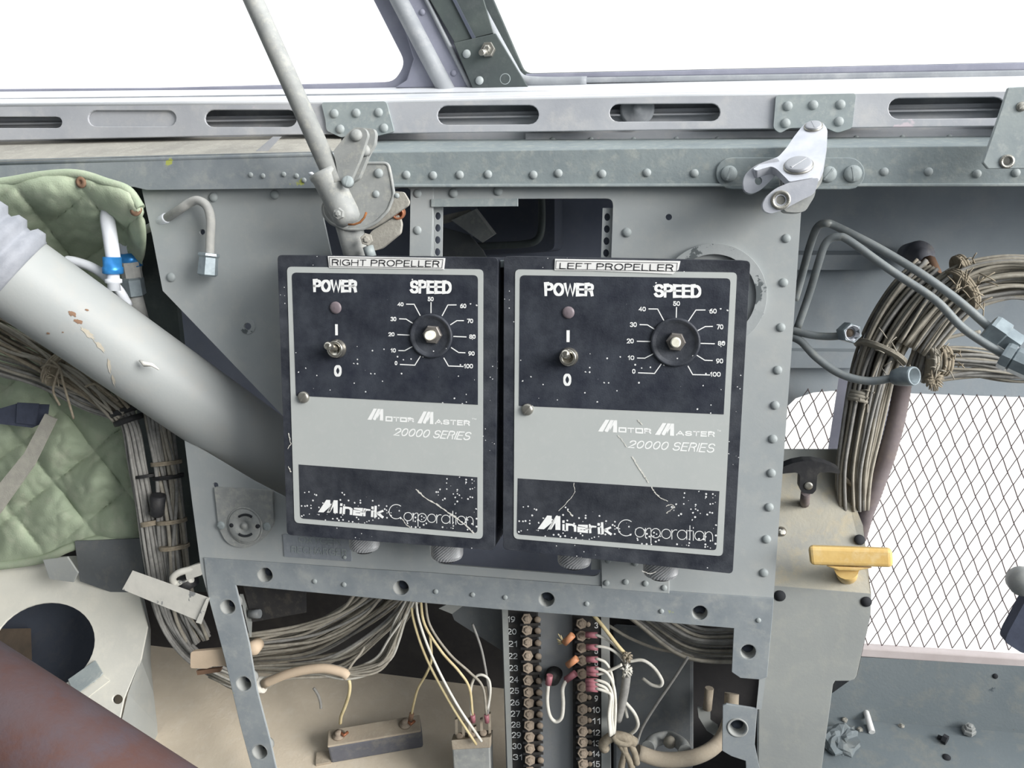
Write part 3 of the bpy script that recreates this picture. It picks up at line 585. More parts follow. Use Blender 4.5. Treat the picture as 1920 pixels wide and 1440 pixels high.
# ================================================================ the two motor control boxes
def control_box(kind, label, C, ring, black_top, black_low, crp, crl, d):
    """C: pixel corners TL TR BR BL of the cover"""
    YF = 0.0
    b = thing('motor_control_box', label, 'control box', (U(C[3][0], C[3][1], .03)+U(C[2][0], C[2][1], .03))/2, 'black motor control boxes')
    MB().slab(rnd(C, 9), .008, .0495).obj('housing', MT['box'], b, .002, 3)
    cov = MB().slab(rnd(C, 10), YF+.0006, .0082).obj('cover', MT['box'], b, .0028, 4)
    lb = MB().slab(rnd(ring, 9), YF+.0002, .0012).obj('label_panel', MT['silver'], b)
    MB().slab(rnd(black_top, [9,9,0,0]), YF+.0000, .0003).obj('black_field', MT['face'], lb)
    MB().slab(rnd(black_low, [0,0,7,7]), YF+.0000, .0003).obj('black_field', MT['face2'], lb)
    yt = YF-.00008; yb2 = YF+.00012
    for body, qd, nm in d['heads']:
        mb = MB(); text(mb, body, crp(*qd), yt, 4.7 if len(body) > 1 else 4.0, wy=3.9); mb.obj(nm, MT['white'], lb)
    mb = MB()
    for body, qd in d['nums']: text(mb, body, crp(*qd), yt, 1.35)
    for ln in d['ticks']: ribbon(mb, crp(*ln), 1.9, yt)
    mb.obj('dial_scale', MT['white'], lb)
    mb = MB(); quadbox(mb, crp(*d['ibar']), yt, .00005); mb.obj('on_mark', MT['white'], lb)
    # brand lettering on the grey band
    mb = MB()
    for body, qd, w_, sl_ in d['band']: text(mb, body, crl(*qd), yb2, w_, sl_, True)
    for M_ in d['bigM']:
        x0, y0, x1, y1, sl = M_      # slanted striped capital
        w = x1-x0; h = y1-y0
        f = lambda u, v: (x0+u*w, y0+v*h+sl*u)
        mb.add(us(crl(f(0,1),f(.40,0),f(.60,0),f(.26,1)), yb2), [[0,1,2,3]])
        mb.add(us(crl(f(.34,.9),f(.66,0),f(.84,0),f(.52,1),f(.40,1)), yb2), [[0,1,2,3,4]])
        mb.add(us(crl(f(.64,.62),f(.86,0),f(1,0),f(1,1),f(.78,1),f(.80,.40),f(.62,.86)), yb2), [[0,1,2,5,6],[2,3,4,5]])
    mb.obj('brand_lettering', MT['white'], lb)
    mb = MB()
    for x0, y0, x1, y1, sl in d['minM']:
        w = x1-x0; h = y1-y0; f = lambda u, v: (x0+u*w, y0+v*h+sl*u)
        mb.add(us(crl(f(0,1),f(.42,0),f(.62,0),f(.62,.5),f(.28,1)), yt), [[0,1,2,3,4]])
        mb.add(us(crl(f(.44,1),f(.80,0),f(.80,0),f(.62,.9),f(.60,1)), yt), [[0,1,3,4]])
        mb.add(us(crl(f(.56,.72),f(.80,0),f(1,0),f(1,1),f(.78,1),f(.78,.5),f(.60,1),f(.46,1)), yt), [[0,1,5,6,7],[1,2,3,4,5]])
    for body, qd in d['minarik']: text(mb, body, crl(*qd), yt, 4.3, wy=2.5)
    mb.obj('maker_lettering', MT['white'], lb)
    mb = MB()
    for ln in d['corp']: ribbon(mb, crl(*ln), 1.3, yt)
    mb.obj('thin_lettering', MT['white'], lb)
    mb = MB()
    for ln, w in d['scr']:
        P = []
        for a_, b_ in zip(ln[:-1], ln[1:]):
            for k in range(6):
                t = k/6; P.append((a_[0]+(b_[0]-a_[0])*t+random.uniform(-3,3), a_[1]+(b_[1]-a_[1])*t+random.uniform(-3,3)))
        P.append(ln[-1])
        Q = crl(*P)
        for a_, b_ in zip(Q[:-1], Q[1:]): ribbon(mb, [a_, b_], w*random.uniform(.5,1.3), yt-.00006)
    mb.obj('scratch', MT['scratch'], lb)
    # tape label
    T = d['tape']; tp = MB().slab(crp(*T[0]), YF-.0004, .0011).obj('tape_label', MT['tape'], b, .0002)
    mb = MB(); text(mb, T[1], crp(*T[2]), YF-.0006, 1.35)
    for k in range(4):
        P = crp(*T[3]); ribbon(mb, [P[k], P[(k+1) % 4]], .8, YF-.0006)
    mb.obj('lettering', MT['ink'], tp)
    # lamp, switch, dial, cover screw
    lx, ly = crp(d['lamp'])[0]; s_ = mpp(lx, ly, 0)
    lab(MB().lathe(U(lx,ly,YF), NV, [(11.5*s_,-.0004),(11.5*s_,.0004),(10.5*s_,.0009),(7*s_,.0013),(0,.0015)], 24).obj('indicator_lamp', MT['lamp'], b), 'unlit round lamp lens')
    tx, ty = crp(d['tog'])[0]; ex, ey = crp(d['tip'])[0]
    tg = MB().lathe(U(tx+3,ty-1,YF), NV, [(18*s_,0),(18*s_,.0012),(16*s_,.0018),(16*s_,.005),(15*s_,.0058),(10*s_,.0055),(9*s_,.004),(0,.004)], 24).obj('toggle_switch', MT['chrome'], b)
    p0 = U(tx+2,ty,YF-.0035); p1 = U(ex,ey,YF-.017)
    P = [p0+(p1-p0)*t for t in (0,.25,.5,.8,.92,.98,1)]
    MB().tube(P, [.0017,.0019,.0023,.0029,.0029,.0022,.001], 14).obj('lever', MT['chrome'], tg)
    dx, dy = crp(d['dial'])[0]; R = d['dialr']/d['sc']*s_
    dl = MB().lathe(U(dx,dy,YF), NV, [(R,-.0003),(R,.0012),(R*.95,.0019),(R*.90,.0018),(R*.80,.0006),(R*.76,.0004),(0,.0004)], 48).obj('speed_dial', MT['box'], b)
    n0 = U(d['nut'][0], d['nut'][1], 0) if False else U(*crp(d['nut'])[0], YF)
    MB().lathe(n0, NV, [(18*s_,.0004),(18*s_,.0032),(16*s_,.004),(9*s_,.004)], 6, smooth=False, ph=.2).obj('shaft_nut', MT['darknut'], dl)
    tipx, tipy = crp(d['shaft'])[0]
    MB().tube([n0+NV*.002, n0+NV*.004+(U(tipx,tipy,YF-.012)-n0-NV*.004)*.5, U(tipx,tipy,YF-.012), U(tipx,tipy,YF-.0128)], [.0033,.0033,.0033,.0025], 16).obj('shaft', MT['ivory'], dl)
    sx_, sy_ = crp(d['screw'])[0]
    inst('covscr', mk_screw, 'cover_screw', MT['steel'], U(sx_,sy_,YF-.0004), b, NV, 11.5*s_, 1.0)
    # knurled cable glands under the box
    for gx, gy, gw in d['glands']:
        g0 = U(gx, gy-10, .03); s2 = mpp(gx, gy, .03); r = gw/2*s2
        prof = [(r*.9,-.002)]+[(r, .001+k*.0011) for k in range(12)]+[(r*.92,.0155),(r*.55,.016),(r*.5,.0165)]
        g = MB().lathe(g0+V((0,0,.007)), V((0,0,-1)), prof, 64, smooth=False, knurl=r*.05).obj('cable_gland', MT['gland'], b)
        MB().lathe(g0+V((0,0,.007)), V((0,0,-1)), [(r*.6,.014),(r*.6,.018),(r*.3,.0185),(r*.3,.014)], 24).obj('gland_core', MT['black'], g)
    if kind == 'r': MB().slab([(934,488),(946,488),(946,502),(934,502)], .012, .02).obj('hinge_tab', MT['plate'], b, .0005)
    return b
def arc(cx, cy, rx_, ry_, a0, a1, n=10): return [(cx+rx_*math.cos(math.radians(a0+(a1-a0)*k/n)), cy+ry_*math.sin(math.radians(a0+(a1-a0)*k/n))) for k in range(n+1)]
def corp(C0, xh, x0, base, w, sl):
    """thin geometric word: C then orporation on x-height circles; pixel crop coordinates"""
    out = [arc(C0[0], C0[1], C0[2], C0[2], -50, -310, 16)]
    r = xh/2; x = x0
    def yb(xx): return base + sl*(xx-x0)
    adv = w/9.2
    for ch in 'orporation':
        cy = yb(x)-r
        if ch == 'o': out.append(arc(x+r, cy, r, r, 0, 360, 14)); x += 2*r+adv*.13
        elif ch == 'r': out.append([(x, yb(x)), (x, yb(x)-2*r)]); out.append(arc(x+r*.8, cy, r*.8, r, 180, 290, 6)); x += r*1.0+adv*.1
        elif ch == 'p': out.append(arc(x+r, cy, r, r, 0, 360, 14)); out.append([(x, cy-r*.9), (x, cy+2.1*r)]); x += 2*r+adv*.16
        elif ch == 'a': out.append(arc(x+r, cy, r, r, 0, 360, 14)); out.append([(x+2*r, cy-r), (x+2*r, cy+r)]); x += 2*r+adv*.17
        elif ch == 't': out.append([(x+r*.4, cy-2.1*r), (x+r*.4, cy+r)]); out.append([(x, cy-r), (x+r*.9, cy-r)]); x += r*1.0+adv*.08
        elif ch == 'i': out.append([(x, cy-r), (x, cy+r)]); out.append([(x, cy-1.8*r), (x, cy-1.55*r)]); x += adv*.2
        elif ch == 'n': out.append([(x, cy+r), (x, cy-r)]); out.append(arc(x+r*.8, cy, r*.8, r, 180, 360, 8)+[(x+1.6*r, cy+r)]); x += 2*r
    return out
c5 = lambda *p: cr(500,450,4.115,*p); c5b = lambda *p: cr(500,760,4.174,*p)
c6 = lambda *p: cr(920,450,3.84,*p); c6b = lambda *p: cr(920,760,3.84,*p)
def Q(x0, y0, x1, y1, sl=0): return ((x0,y0),(x1,y0+sl),(x1,y1+sl),(x0,y1))
def nums(items): return [(b_, Q(*q_)) for b_, q_ in items]
L = dict(sc=4.115,
  heads=[('POWER', ((358,306),(697,311),(697,403),(360,400)), 'power_heading'), ('SPEED', ((1107,312),(1427,318),(1427,414),(1107,411)), 'speed_heading'), ('0', Q(520,966,578,1054), 'off_mark')],
  nums=nums([('40',(1010,481,1056,511)),('50',(1243,439,1288,472)),('60',(1493,492,1540,526)),('30',(956,593,1000,626)),('70',(1546,608,1593,641)),('20',(940,712,986,743)),('80',(1563,729,1612,762)),('10',(957,836,997,868)),('90',(1556,859,1604,892)),('0',(988,934,1008,965)),('100',(1522,956,1592,990))]),
  ticks=[[(1078,495),(1138,496),(1184,582)],[(1268,481),(1268,562)],[(1463,501),(1398,501),(1354,584)],[(1024,608),(1075,610),(1126,642)],[(1520,622),(1468,622),(1418,654)],[(1010,730),(1104,734)],[(1442,744),(1540,748)],[(1018,853),(1065,854),(1124,822)],[(1531,870),(1481,868),(1424,830)],[(1030,960),(1143,966),(1187,896)],[(1517,976),(1403,972),(1367,910)]],
  ibar=((527,650),(548,650),(549,735),(529,735)), lamp=(533,522), tog=(535,842), tip=(462,812), dial=(1270,740), dialr=168, nut=(1285,728), shaft=(1250,740), screw=(285,1213),
  tape=(((470,124),(1376,140),(1366,228),(480,214)), 'RIGHT PROPELLER', ((506,148),(1334,160),(1330,210),(504,196)), ((484,134),(1360,150),(1352,216),(488,204))),
  band=[('OTOR', ((932,86),(1150,100),(1152,132),(930,124)), 1.9, 0), ('ASTER', ((1318,108),(1590,120),(1590,160),(1316,146)), 1.9, 0), ('20000 SERIES', ((1005,176),(1602,210),(1592,274),(998,236)), 1.75, 3.4), ('TM', ((1606,100),(1640,102),(1640,114),(1606,112)), 0.6, 0)],
  bigM=[(788,22,912,112,8),(1178,44,1304,140,8)], minM=[(402,736,556,836,8)],
  minarik=[('inarik', ((576,762),(918,796),(914,880),(570,844)))],
  corp=corp((1014,832,56), 66, 1074, 904, 460, .07),
  scr=[([(1170,660),(1240,725),(1330,775),(1440,850),(1560,940),(1620,1000)],2.4),([(1060,888),(1090,930),(1135,965)],1.4),([(170,220),(190,300),(165,340)],1.5),([(168,480),(190,520)],2)],
  glands=[(683,1018,54),(838,1034,58)])
R_ = dict(sc=3.84,
  heads=[('POWER', ((386,308),(743,314),(741,404),(388,402)), 'power_heading'), ('SPEED', ((1178,318),(1516,325),(1516,416),(1178,412)), 'speed_heading'), ('0', Q(523,963,580,1050), 'off_mark')],
  nums=nums([('40',(1066,481,1117,513)),('50',(1314,441,1363,474)),('60',(1575,495,1627,529)),('30',(1003,592,1052,626)),('70',(1627,608,1675,643)),('20',(981,710,1030,744)),('80',(1636,727,1688,760)),('10',(988,832,1034,864)),('90',(1623,854,1674,888)),('0',(1019,929,1042,962)),('100',(1581,950,1656,984))]),
  ticks=[[(1138,496),(1202,497),(1248,582)],[(1338,484),(1336,562)],[(1545,504),(1478,504),(1424,584)],[(1074,609),(1129,611),(1180,643)],[(1598,622),(1545,623),(1488,654)],[(1054,729),(1154,731)],[(1506,744),(1612,747)],[(1056,850),(1110,851),(1170,820)],[(1597,868),(1542,866),(1482,828)],[(1063,956),(1180,961),(1228,893)],[(1580,972),(1455,969),(1421,908)]],
  ibar=((546,650),(569,650),(568,735),(546,735)), lamp=(560,522), tog=(552,845), tip=(535,815), dial=(1330,736), dialr=173, nut=(1334,731), shaft=(1332,740), screw=(265,1220),
  tape=(((462,136),(1366,152),(1352,214),(1310,246),(1090,236),(1000,232),(740,222),(458,218)), 'LEFT PROPELLER', ((500,164),(1316,176),(1312,226),(496,208)), ((472,150),(1345,166),(1338,226),(468,208))),
  band=[('OTOR', ((922,158),(1154,168),(1156,206),(920,192)), 1.9, 0), ('ASTER', ((1336,182),(1614,190),(1612,228),(1334,216)), 1.9, 0), ('20000 SERIES', ((1000,252),(1616,276),(1610,342),(992,306)), 1.75, 3.4), ('TM', ((1630,176),(1658,178),(1656,192),(1630,190)), 0.6, 0)],
  bigM=[(772,100,910,188,8),(1182,124,1320,212,8)], minM=[(338,790,502,890,8)],
  minarik=[('inarik', ((516,824),(868,850),(872,932),(516,898)))],
  corp=corp((976,882,58), 68, 1040, 948, 475, .06),
  scr=[([(1020,372),(1060,440),(1100,500),(1136,556)],2.2),([(1160,590),(1190,640),(1230,672),(1275,690)],1.8),([(1265,725),(1305,712),(1325,735),(1290,760),(1265,775)],1.4),([(598,560),(606,625),(560,690),(490,760)],1),([(1060,105),(1092,138)],2),([(920,215),(980,300)],1.2),([(555,755),(590,800)],2.2),([(1090,1190),(1150,1215),(1190,1200)],1.2)],
  glands=[(1077,1046,60),(1239,1066,62)])
control_box('r', 'left black control box with the white RIGHT PROPELLER tape', [(520,478),(934,483),(927,1032),(538,1003)], [(538,500),(906,505),(905,1011),(552,980)],
  [(547,511),(896,516),(896,759),(555,742)], [(560,871),(895,895),(895,1000),(563,972)], c5, c5b, L)
control_box('l', 'right black control box with the torn LEFT PROPELLER tape', [(945,480),(1407,489),(1374,1076),(943,1030)], [(966,505),(1382,511),(1355,1043),(963,1010)],
  [(975,516),(1370,522),(1357,777),(973,761)], [(971,897),(1349,921),(1343,1032),(969,1002)], c6, c6b, R_)
# ================================================================ rod, bellcrank, plates
def Y3(p, dy=0): return U(p[0], p[1], p[2]+dy)
def path(pts, per=6): return crom([U(*p) for p in pts], per)
c2 = lambda *p: cr(440,120,4,*p)
br = thing('brace_rod', 'long grey rod rising from a riveted pivot bracket across the left window', 'rod', U(650, 400, .03))
MB().tube([U(360,-257,-.004), U(475,0,.0), U(630,345,.008)], [18.5*mpp(480,0,0)]*3, 24).obj('rod', MT['gray'], br)
a0, a1 = U(607,322,.008), U(657,420,.014); ax = (a1-a0); Ls = ax.length; r = 27.5*mpp(630,370,.01)
mb = MB().lathe(a0, ax, [(r*.86,.0015),(r*.9,0),(r*1.06,-.0005),(r*1.08,.002),(r,.004),(r*.98,Ls*.8),(r*.9,Ls*.92),(r*.6,Ls),(0,Ls*1.01)], 28)
sk = mb.obj('socket', MT['gray'], br)
MB().tube([U(592,332,.004),U(584,325,.002),U(580,326,.002)], .0012, 8).obj('cotter_pin', MT['hosew'], br)
pp_ = c2((660,1050),(665,1130),(720,1195),(830,1240),(950,1242),(1060,1190),(1150,1100),(1195,980),(1170,830),(1150,745),(980,745),(900,800),(760,940))
pp_ = rnd(pp_, 8)
pv = MB().slab(pp_, .026, .0035).obj('pivot_plate', MT['gray'], br, .0008)
MB().tube(us(pp_, .0265)+[U(*pp_[0],.0265)], .0013, 6).obj('rolled_rim', MT['gray'], pv)
rivets([(710,325,9),(705,364,7),(744,367,5)], .026, 8, pv)
mb = MB()
arc_ = [(653,421),(664,421),(675,417),(683,408),(687,398)]
mb.tube(us(arc_, .0025), .0008, 6); lab(mb.obj('rust_ring', MT['rust'], br), 'orange rust at the foot of the socket')
rivets([(637,401,11)], -.002, 11, br, 'gray', 'stud_nut', mk_nut)
# link arm
la = MB().slab(rnd([(625,283),(654,247),(667,238),(684,240),(690,252),(676,296),(655,345),(636,340)], [4,10,10,10,8,4,8,6]), .004, .004).obj('link_arm', MT['gray'], br, .001)
MB().slab(rnd([(680,240),(700,241),(704,250),(702,270),(690,291),(672,335),(656,345),(676,296),(690,252)], 5), .012, .005).obj('link_arm', MT['gray'], br, .001)
rivets([(668,253,12)], .004, 12, br, 'gray', 'pin', mk_rivet, V((0,-.9,.4)))
rivets([(652,341,11.5)], .001, 11, br, 'plate', 'screw', mk_screw, V((.2,-.9,.3)))
MB().lathe(U(686,285,.014), V((0,-1,.3)), [(.004,0),(.004,.004),(.002,.005),(0,.005)], 16).obj('bushing', MT['gray'], br)
# lower bracket and post
MB().slab(rnd(c2((1190,955),(1265,958),(1308,1030),(1300,1062),(1110,1190),(1020,1240),(950,1242),(1150,1110)), 4), .034, .003).obj('bracket_plate', MT['dusty'], br, .0008)
MB().slab(rnd(c2((1030,1250),(1230,1128),(1250,1200),(1240,1270),(1100,1385),(1010,1410),(980,1320)), 4), .042, .004).obj('bracket_plate', MT['dusty'], br, .0008)
MB().tube([U(652,415,.034), U(668,475,.045), U(672,500,.047)], .0098, 20).obj('post', MT['gray'], br)
rivets([(688,449,12)], .028, 12, br, 'dusty', 'stud_nut', mk_nut, V((.3,-.9,0)))
MB().tube([U(690,462,.03), U(696,482,.03)], .004, 12).obj('stud', MT['plate'], br)
cf = MB().lathe(U(748,398,.05), V((.25,-1,-.15)), [(.0052,0),(.0052,.004),(.0048,.0045),(.0048,.009),(.0038,.010),(.003,.0095),(.003,.006),(0,.006)], 18).obj('copper_fitting', MT['copper'], br); lab(cf, 'orange brown copper fitting')
# ---- bellcrank on the right
bc0 = U(1497, 312, .012); bn = V((-.12,-.62,.77)).normalized()
bcr = thing('bellcrank', 'bare aluminium bellcrank with a forked end on the angle beam', 'bellcrank', U(1500, 345, .03))
def T_(pts, h=0): return [UP(p[0], p[1], bc0+bn*h, bn) for p in pts]
c4 = lambda *p: cr(1280,0,3,*p)
top = c4((668,715),(695,688),(740,680),(790,690),(815,728),(812,800),(800,880),(792,930),(770,975),(730,1000),(660,1012),(600,1022),(585,1005),(530,950),(500,935),(450,948),(415,960),(395,950),(440,920),(540,880),(585,830),(625,770))
MB().prism(T_(rnd(top, 5)), -bn*.0055).obj('arm', MT['alu'], bcr, .0012, 3)
ear1 = c4((545,882),(470,905),(400,935),(355,975),(338,1025),(345,1075),(385,1092),(440,1070),(500,1010),(545,965))
MB().slab(rnd(ear1, 12), .019, .009, [circ(1422,339,7,8,14)]).obj('fork_ear', MT['alu'], bcr, .0015, 3)
ear2 = c4((610,1022),(520,1060),(470,1105),(448,1150),(455,1185),(495,1203),(560,1182),(690,1115),(742,1090),(768,1000),(730,1003))
e2 = MB().slab(rnd(ear2, 10), .001, .010, [circ(1464,375,9,9,16)]).obj('fork_ear', MT['alu'], bcr, .0015, 3)
MB().lathe(U(1464,375,.0005), NV, [(.0030,-.007),(.0036,0),(.0058,.0006),(.0060,0),(.0060,-.002)], 22).obj('bushing', MT['steel'], e2)
MB().prism(us(rnd(c4((560,950),(760,960),(745,1100),(690,1190),(640,1196),(570,1190)), 8), .013), BK*.02).obj('hub', MT['gray'], bcr, .002)
mm_ = mpp(1497,312,.012)
inst('boltf', mk_flat, 'pivot_bolt', MT['steelp'], bc0+bn*.0008, bcr, bn, 25*mm_, .9)
MB().lathe(bc0, bn, [(27*mm_,0),(27*mm_,.001),(0,.001)], 28).obj('washer', MT['steel'], bcr)
eb = UP(1525, 238, bc0, bn)
inst('boltf', mk_flat, 'end_bolt', MT['steelp'], eb+bn*.0008, bcr, bn, 15.5*mm_, 1.9)
MB().lathe(eb, bn, [(18*mm_,0),(18*mm_,.0009),(0,.0009)], 24).obj('washer', MT['steel'], bcr)
MB().tube([UP(1510,385,bc0,NV)+V((0,.004,.018)), UP(1512,340,bc0,NV)+BK*.036], .010, 18).obj('pivot_post', MT['gray'], bcr)
# ---- plate at right edge
pt = thing('mounting_plate', 'grey plate with clipped corner hanging at the upper right edge', 'plate', U(1890, 250, .02))
MB().slab(c4((1830,492),(2200,470),(2200,945),(1715,948),(1688,915),(1790,620)), .022, .003, [circ(1888,303,6,n=12)]).obj('plate', MT['plate'], pt, .0006)
MB().lathe(U(1888,303,.022), NV, [(.0024,0),(.0024,.0008),(.0042,.0008),(.0042,0)], 16).obj('eyelet', MT['steel'], pt)
rivets([(1915,200,9)], .022, 9, pt, 'steel', 'screw', mk_screw)
MB().tube([U(1960,230,.025), U(1960,230,.11)], .004, 10).obj('standoff', MT['plate'], pt)
# ---- things in the dark bay seen through the upper opening
bt = thing('bent_conduit', 'thin dark conduit bent round inside the upper opening', 'conduit', U(960, 455, .2))
MB().tube(path([(1014,350,.2),(1016,400,.2),(1014,436,.2),(1004,452,.2),(980,458,.2),(940,460,.2),(890,462,.2)], 5), .0035, 10).obj('tube', MT['darkgreen'], bt)
fb = thing('folded_bracket', 'dark dusty folded bracket behind the upper opening', 'bracket', U(880, 430, .17))
MB().hexa(us([(846,413),(890,393),(925,440),(905,455)], .165), us([(850,409),(895,391),(931,438),(910,452)], .185)).obj('bracket_arm', MT['gray'], fb)
MB().slab([(826,405),(880,393),(893,402),(850,414),(828,420)], .175, .004).obj('dusty_flap', MT['dusty'], fb)
MB().slab([(826,425),(880,440),(905,470),(915,490),(826,490)], .19, .004).obj('backing_plate', MT['board'], fb)
br_ = thing('radio_case', 'dark case with rounded edge deep in the upper opening', 'case', U(1080, 440, .24))
MB().slab(rnd([(900,360),(1040,356),(1040,470),(880,480)], 14), .235, .05).obj('case', MT['dark'], br_, .004)
# ================================================================ left side
def harness(name, label, pts, n, R, r, mats, seed, group=None, cat='wire bundle', flat=.75, per=5, parent=None, wob=.5):
    rg = random.Random(seed); P = path(pts, per); h = parent or thing(name, label, cat, P[len(P)//2], group); N = len(P)
    RR = [R]*N if not isinstance(R, (list, tuple)) else [R[0]+(R[1]-R[0])*i/(N-1) for i in range(N)]
    for k in range(n):
        rad = math.sqrt((k+.5)/n); an = k*2.39996+rg.uniform(-.3,.3); ph = rg.uniform(0,6); fr_ = rg.uniform(.5,1.3)
        pts_ = []
        for i, p in enumerate(P):
            t = (P[min(i+1,N-1)]-P[max(i-1,0)]).normalized(); a = t.cross(BK).normalized(); b = t.cross(a)
            aa = an + wob*math.sin(ph+fr_*6.28*i/N); q = rad*(1+.10*math.sin(ph*2+fr_*6*i/N))
            pts_.append(p + a*(math.cos(aa)*q*RR[i]) + b*(math.sin(aa)*q*RR[i]*flat))
        MB().tube(pts_, r*rg.uniform(.8,1.2), 6).obj('wire', MT[rg.choice(mats)], h)
    return h
def tie(px, py, y, ang, R, parent, mat='cord', w=.0022, fuzz=0, seed=1):
    """binding wound round a bundle; ang = pixel direction of the bundle in degrees"""
    c = U(px, py, y); a = math.radians(ang); ax = (AX*math.cos(a)+AD*math.sin(a)).normalized()
    mb = MB()
    for k in (-1, 0, 1):
        mb.lathe(c+ax*k*w*.9, ax, [(R-.0006,-w/2),(R+.0006,-w/2),(R+.0011,0),(R+.0006,w/2),(R-.0006,w/2)], 20)
    rg = random.Random(seed)
    for k in range(fuzz):
        s0 = c - AF*R + (AX*rg.uniform(-1,1)+AD*rg.uniform(-1,1))*R*.7; d = (AX*rg.uniform(-1,1)+AD*rg.uniform(-1,1)-AF*rg.uniform(0,.8)).normalized()*R*rg.uniform(.3,.8)
        mb.tube([s0, s0+d*.5, s0+d+AD*.001], .00045, 4)
    return mb.obj('lacing_tie', MT[mat], parent)
# ---- quilted blanket
bl = thing('quilted_blanket', 'wrinkled green quilted insulation blanket hanging at the left', 'blanket', U(130, 1050, .14))
topc = [(-120,352),(0,342),(80,329),(145,326),(200,342),(240,357),(264,390)]; botc = [(-120,1068),(0,1060),(80,1048),(130,1027),(180,1012),(225,1014),(262,1020)]
def samp(c, u):
    x = u*(len(c)-1); i = min(int(x), len(c)-2); t = x-i; return (c[i][0]+(c[i+1][0]-c[i][0])*t, c[i][1]+(c[i+1][1]-c[i][1])*t)
from mathutils import noise as mn
NX, NY = 90, 150; vs = []; fs = []
for j in range(NY+1):
    for i in range(NX+1):
        u, v = i/NX, j/NY; a = samp(topc, u); b = samp(botc, u)
        x = a[0]+(b[0]-a[0])*v + 6*math.sin(v*17)*u; y_ = a[1]+(b[1]-a[1])*v
        s1 = (x*.62+y_*.78)/96; s2 = (x*.78-y_*.62)/96
        puff = (abs(math.sin(math.pi*s1))**.5)*(abs(math.sin(math.pi*s2))**.5)
        q = V((x/62, y_/62, 0)); fold = mn.noise(q)*.9 + .6*abs(mn.noise(q*2.3+V((7,1,0)))) + .35*abs(mn.noise(V((x/30+y_/50, y_/26, 3))))
        edge = min(1, v*10, (1-v)*12, (1-u)*8)
        t_ = min(1, max(0, v/.30)); t_ = t_*t_*(3-2*t_)
        vs.append(U(x, y_, .034+.104*t_ - (.013*puff + .007*fold)*edge**.5))
fs = [[j*(NX+1)+i, j*(NX+1)+i+1, (j+1)*(NX+1)+i+1, (j+1)*(NX+1)+i] for j in range(NY) for i in range(NX)]
o = MB().add(vs, fs, True).obj('quilt', MT['quilt'], bl)
so = o.modifiers.new('thickness', 'SOLIDIFY'); so.thickness = .004; so.offset = 0
MB().tube(crom(us(topc, .032), 6), .0036, 10).obj('hem', MT['quilt'], bl)
MB().tube(crom(us(botc, .134), 6), .0045, 10).obj('hem', MT['quilt'], bl)
MB().lathe(U(153,342,.030), NV, [(.0045,0),(.0045,.0012),(.002,.002),(.0015,.0008),(0,.0008)], 18).obj('eyelet', MT['brown'], bl)
MB().lathe(U(256,394,.032), V((0,-1,.3)), [(.005,0),(.005,.0012),(.002,.002),(.0015,.0008),(0,.0008)], 18).obj('eyelet', MT['brown'], bl)
# ---- big duct
du = thing('duct_tube', 'large white duct pipe running diagonally behind the left control box', 'pipe', U(300, 700, .06))
d0 = U(-110,425,-.03); d1 = U(36,520,.0); d2 = U(520,858,.115); dv = (d2-d1).normalized(); d1s = d1 - dv*.16
rd = 76*mpp(200,640,.03)
MB().tube([d1s, d1, d1+(d2-d1)*.5, d2, d2+dv*.05], rd, 48).obj('pipe', MT['tubewhite'], du)
cb = U(20,515,-.002); cb = d1 + dv*((cb-d1).dot(dv))
prof = [(rd*1.0,-.085)]
for k in range(5):
    h = -.072+k*.0155; prof += [(rd*1.03,h),(rd*1.17,h+.003),(rd*1.18,h+.009),(rd*1.04,h+.0125)]
prof += [(rd*1.02,.004)]
MB().lathe(cb, dv, prof, 48).obj('ribbed_boot', MT['boot'], du)
for k, (px, py, sz) in enumerate([(283,686,1.0)]):
    MB().tube([U(262,676,-.0085+.028),U(272,683,.018),U(285,684,.019),(U(298,693,.022))], [.0008,.0022,.0014,.0006], 6).obj('peeling_flake', MT['scratch'], du)
def onduct(px, py, lift=.0004):
    d = ray(px, py); w = CAM-d1; a = d-dv*d.dot(dv); b = w-dv*w.dot(dv); R2 = rd+lift
    A_1, B_1, C_1 = a.dot(a), 2*a.dot(b), b.dot(b)-R2*R2
    return CAM + d*((-B_1-math.sqrt(max(0, B_1*B_1-4*A_1*C_1)))/(2*A_1))
rg = random.Random(2)
def smear(cx, cy, L0, W0, ang, mat, name):
    n = 18; P = []
    for k in range(n):
        a = 2*math.pi*k/n; q = rg.uniform(.55, 1.1); u, v = math.cos(a)*L0*q, math.sin(a)*W0*q
        P.append((cx+u*math.cos(ang)-v*math.sin(ang), cy+u*math.sin(ang)+v*math.cos(ang)))
    MB().add([onduct(cx, cy)]+[onduct(*p) for p in P], [[0, 1+k, 1+(k+1) % n] for k in range(n)]).obj(name, MT[mat], du)
for a in ((135,588,9,5,.6,'brown'),(147,603,11,5,.5,'brown'),(163,581,4,2,.3,'brown'),(90,625,4,2,.2,'brown'),(118,623,2,1.5,0,'brown')): smear(*a, 'dirt_spot')
for a in ((165,625,20,6,.75,'cordd'),(188,650,18,5,.8,'cordd'),(205,685,16,3.5,1.4,'cordd'),(212,712,14,3,1.3,'cordd')): smear(*a, 'dirt_streak')
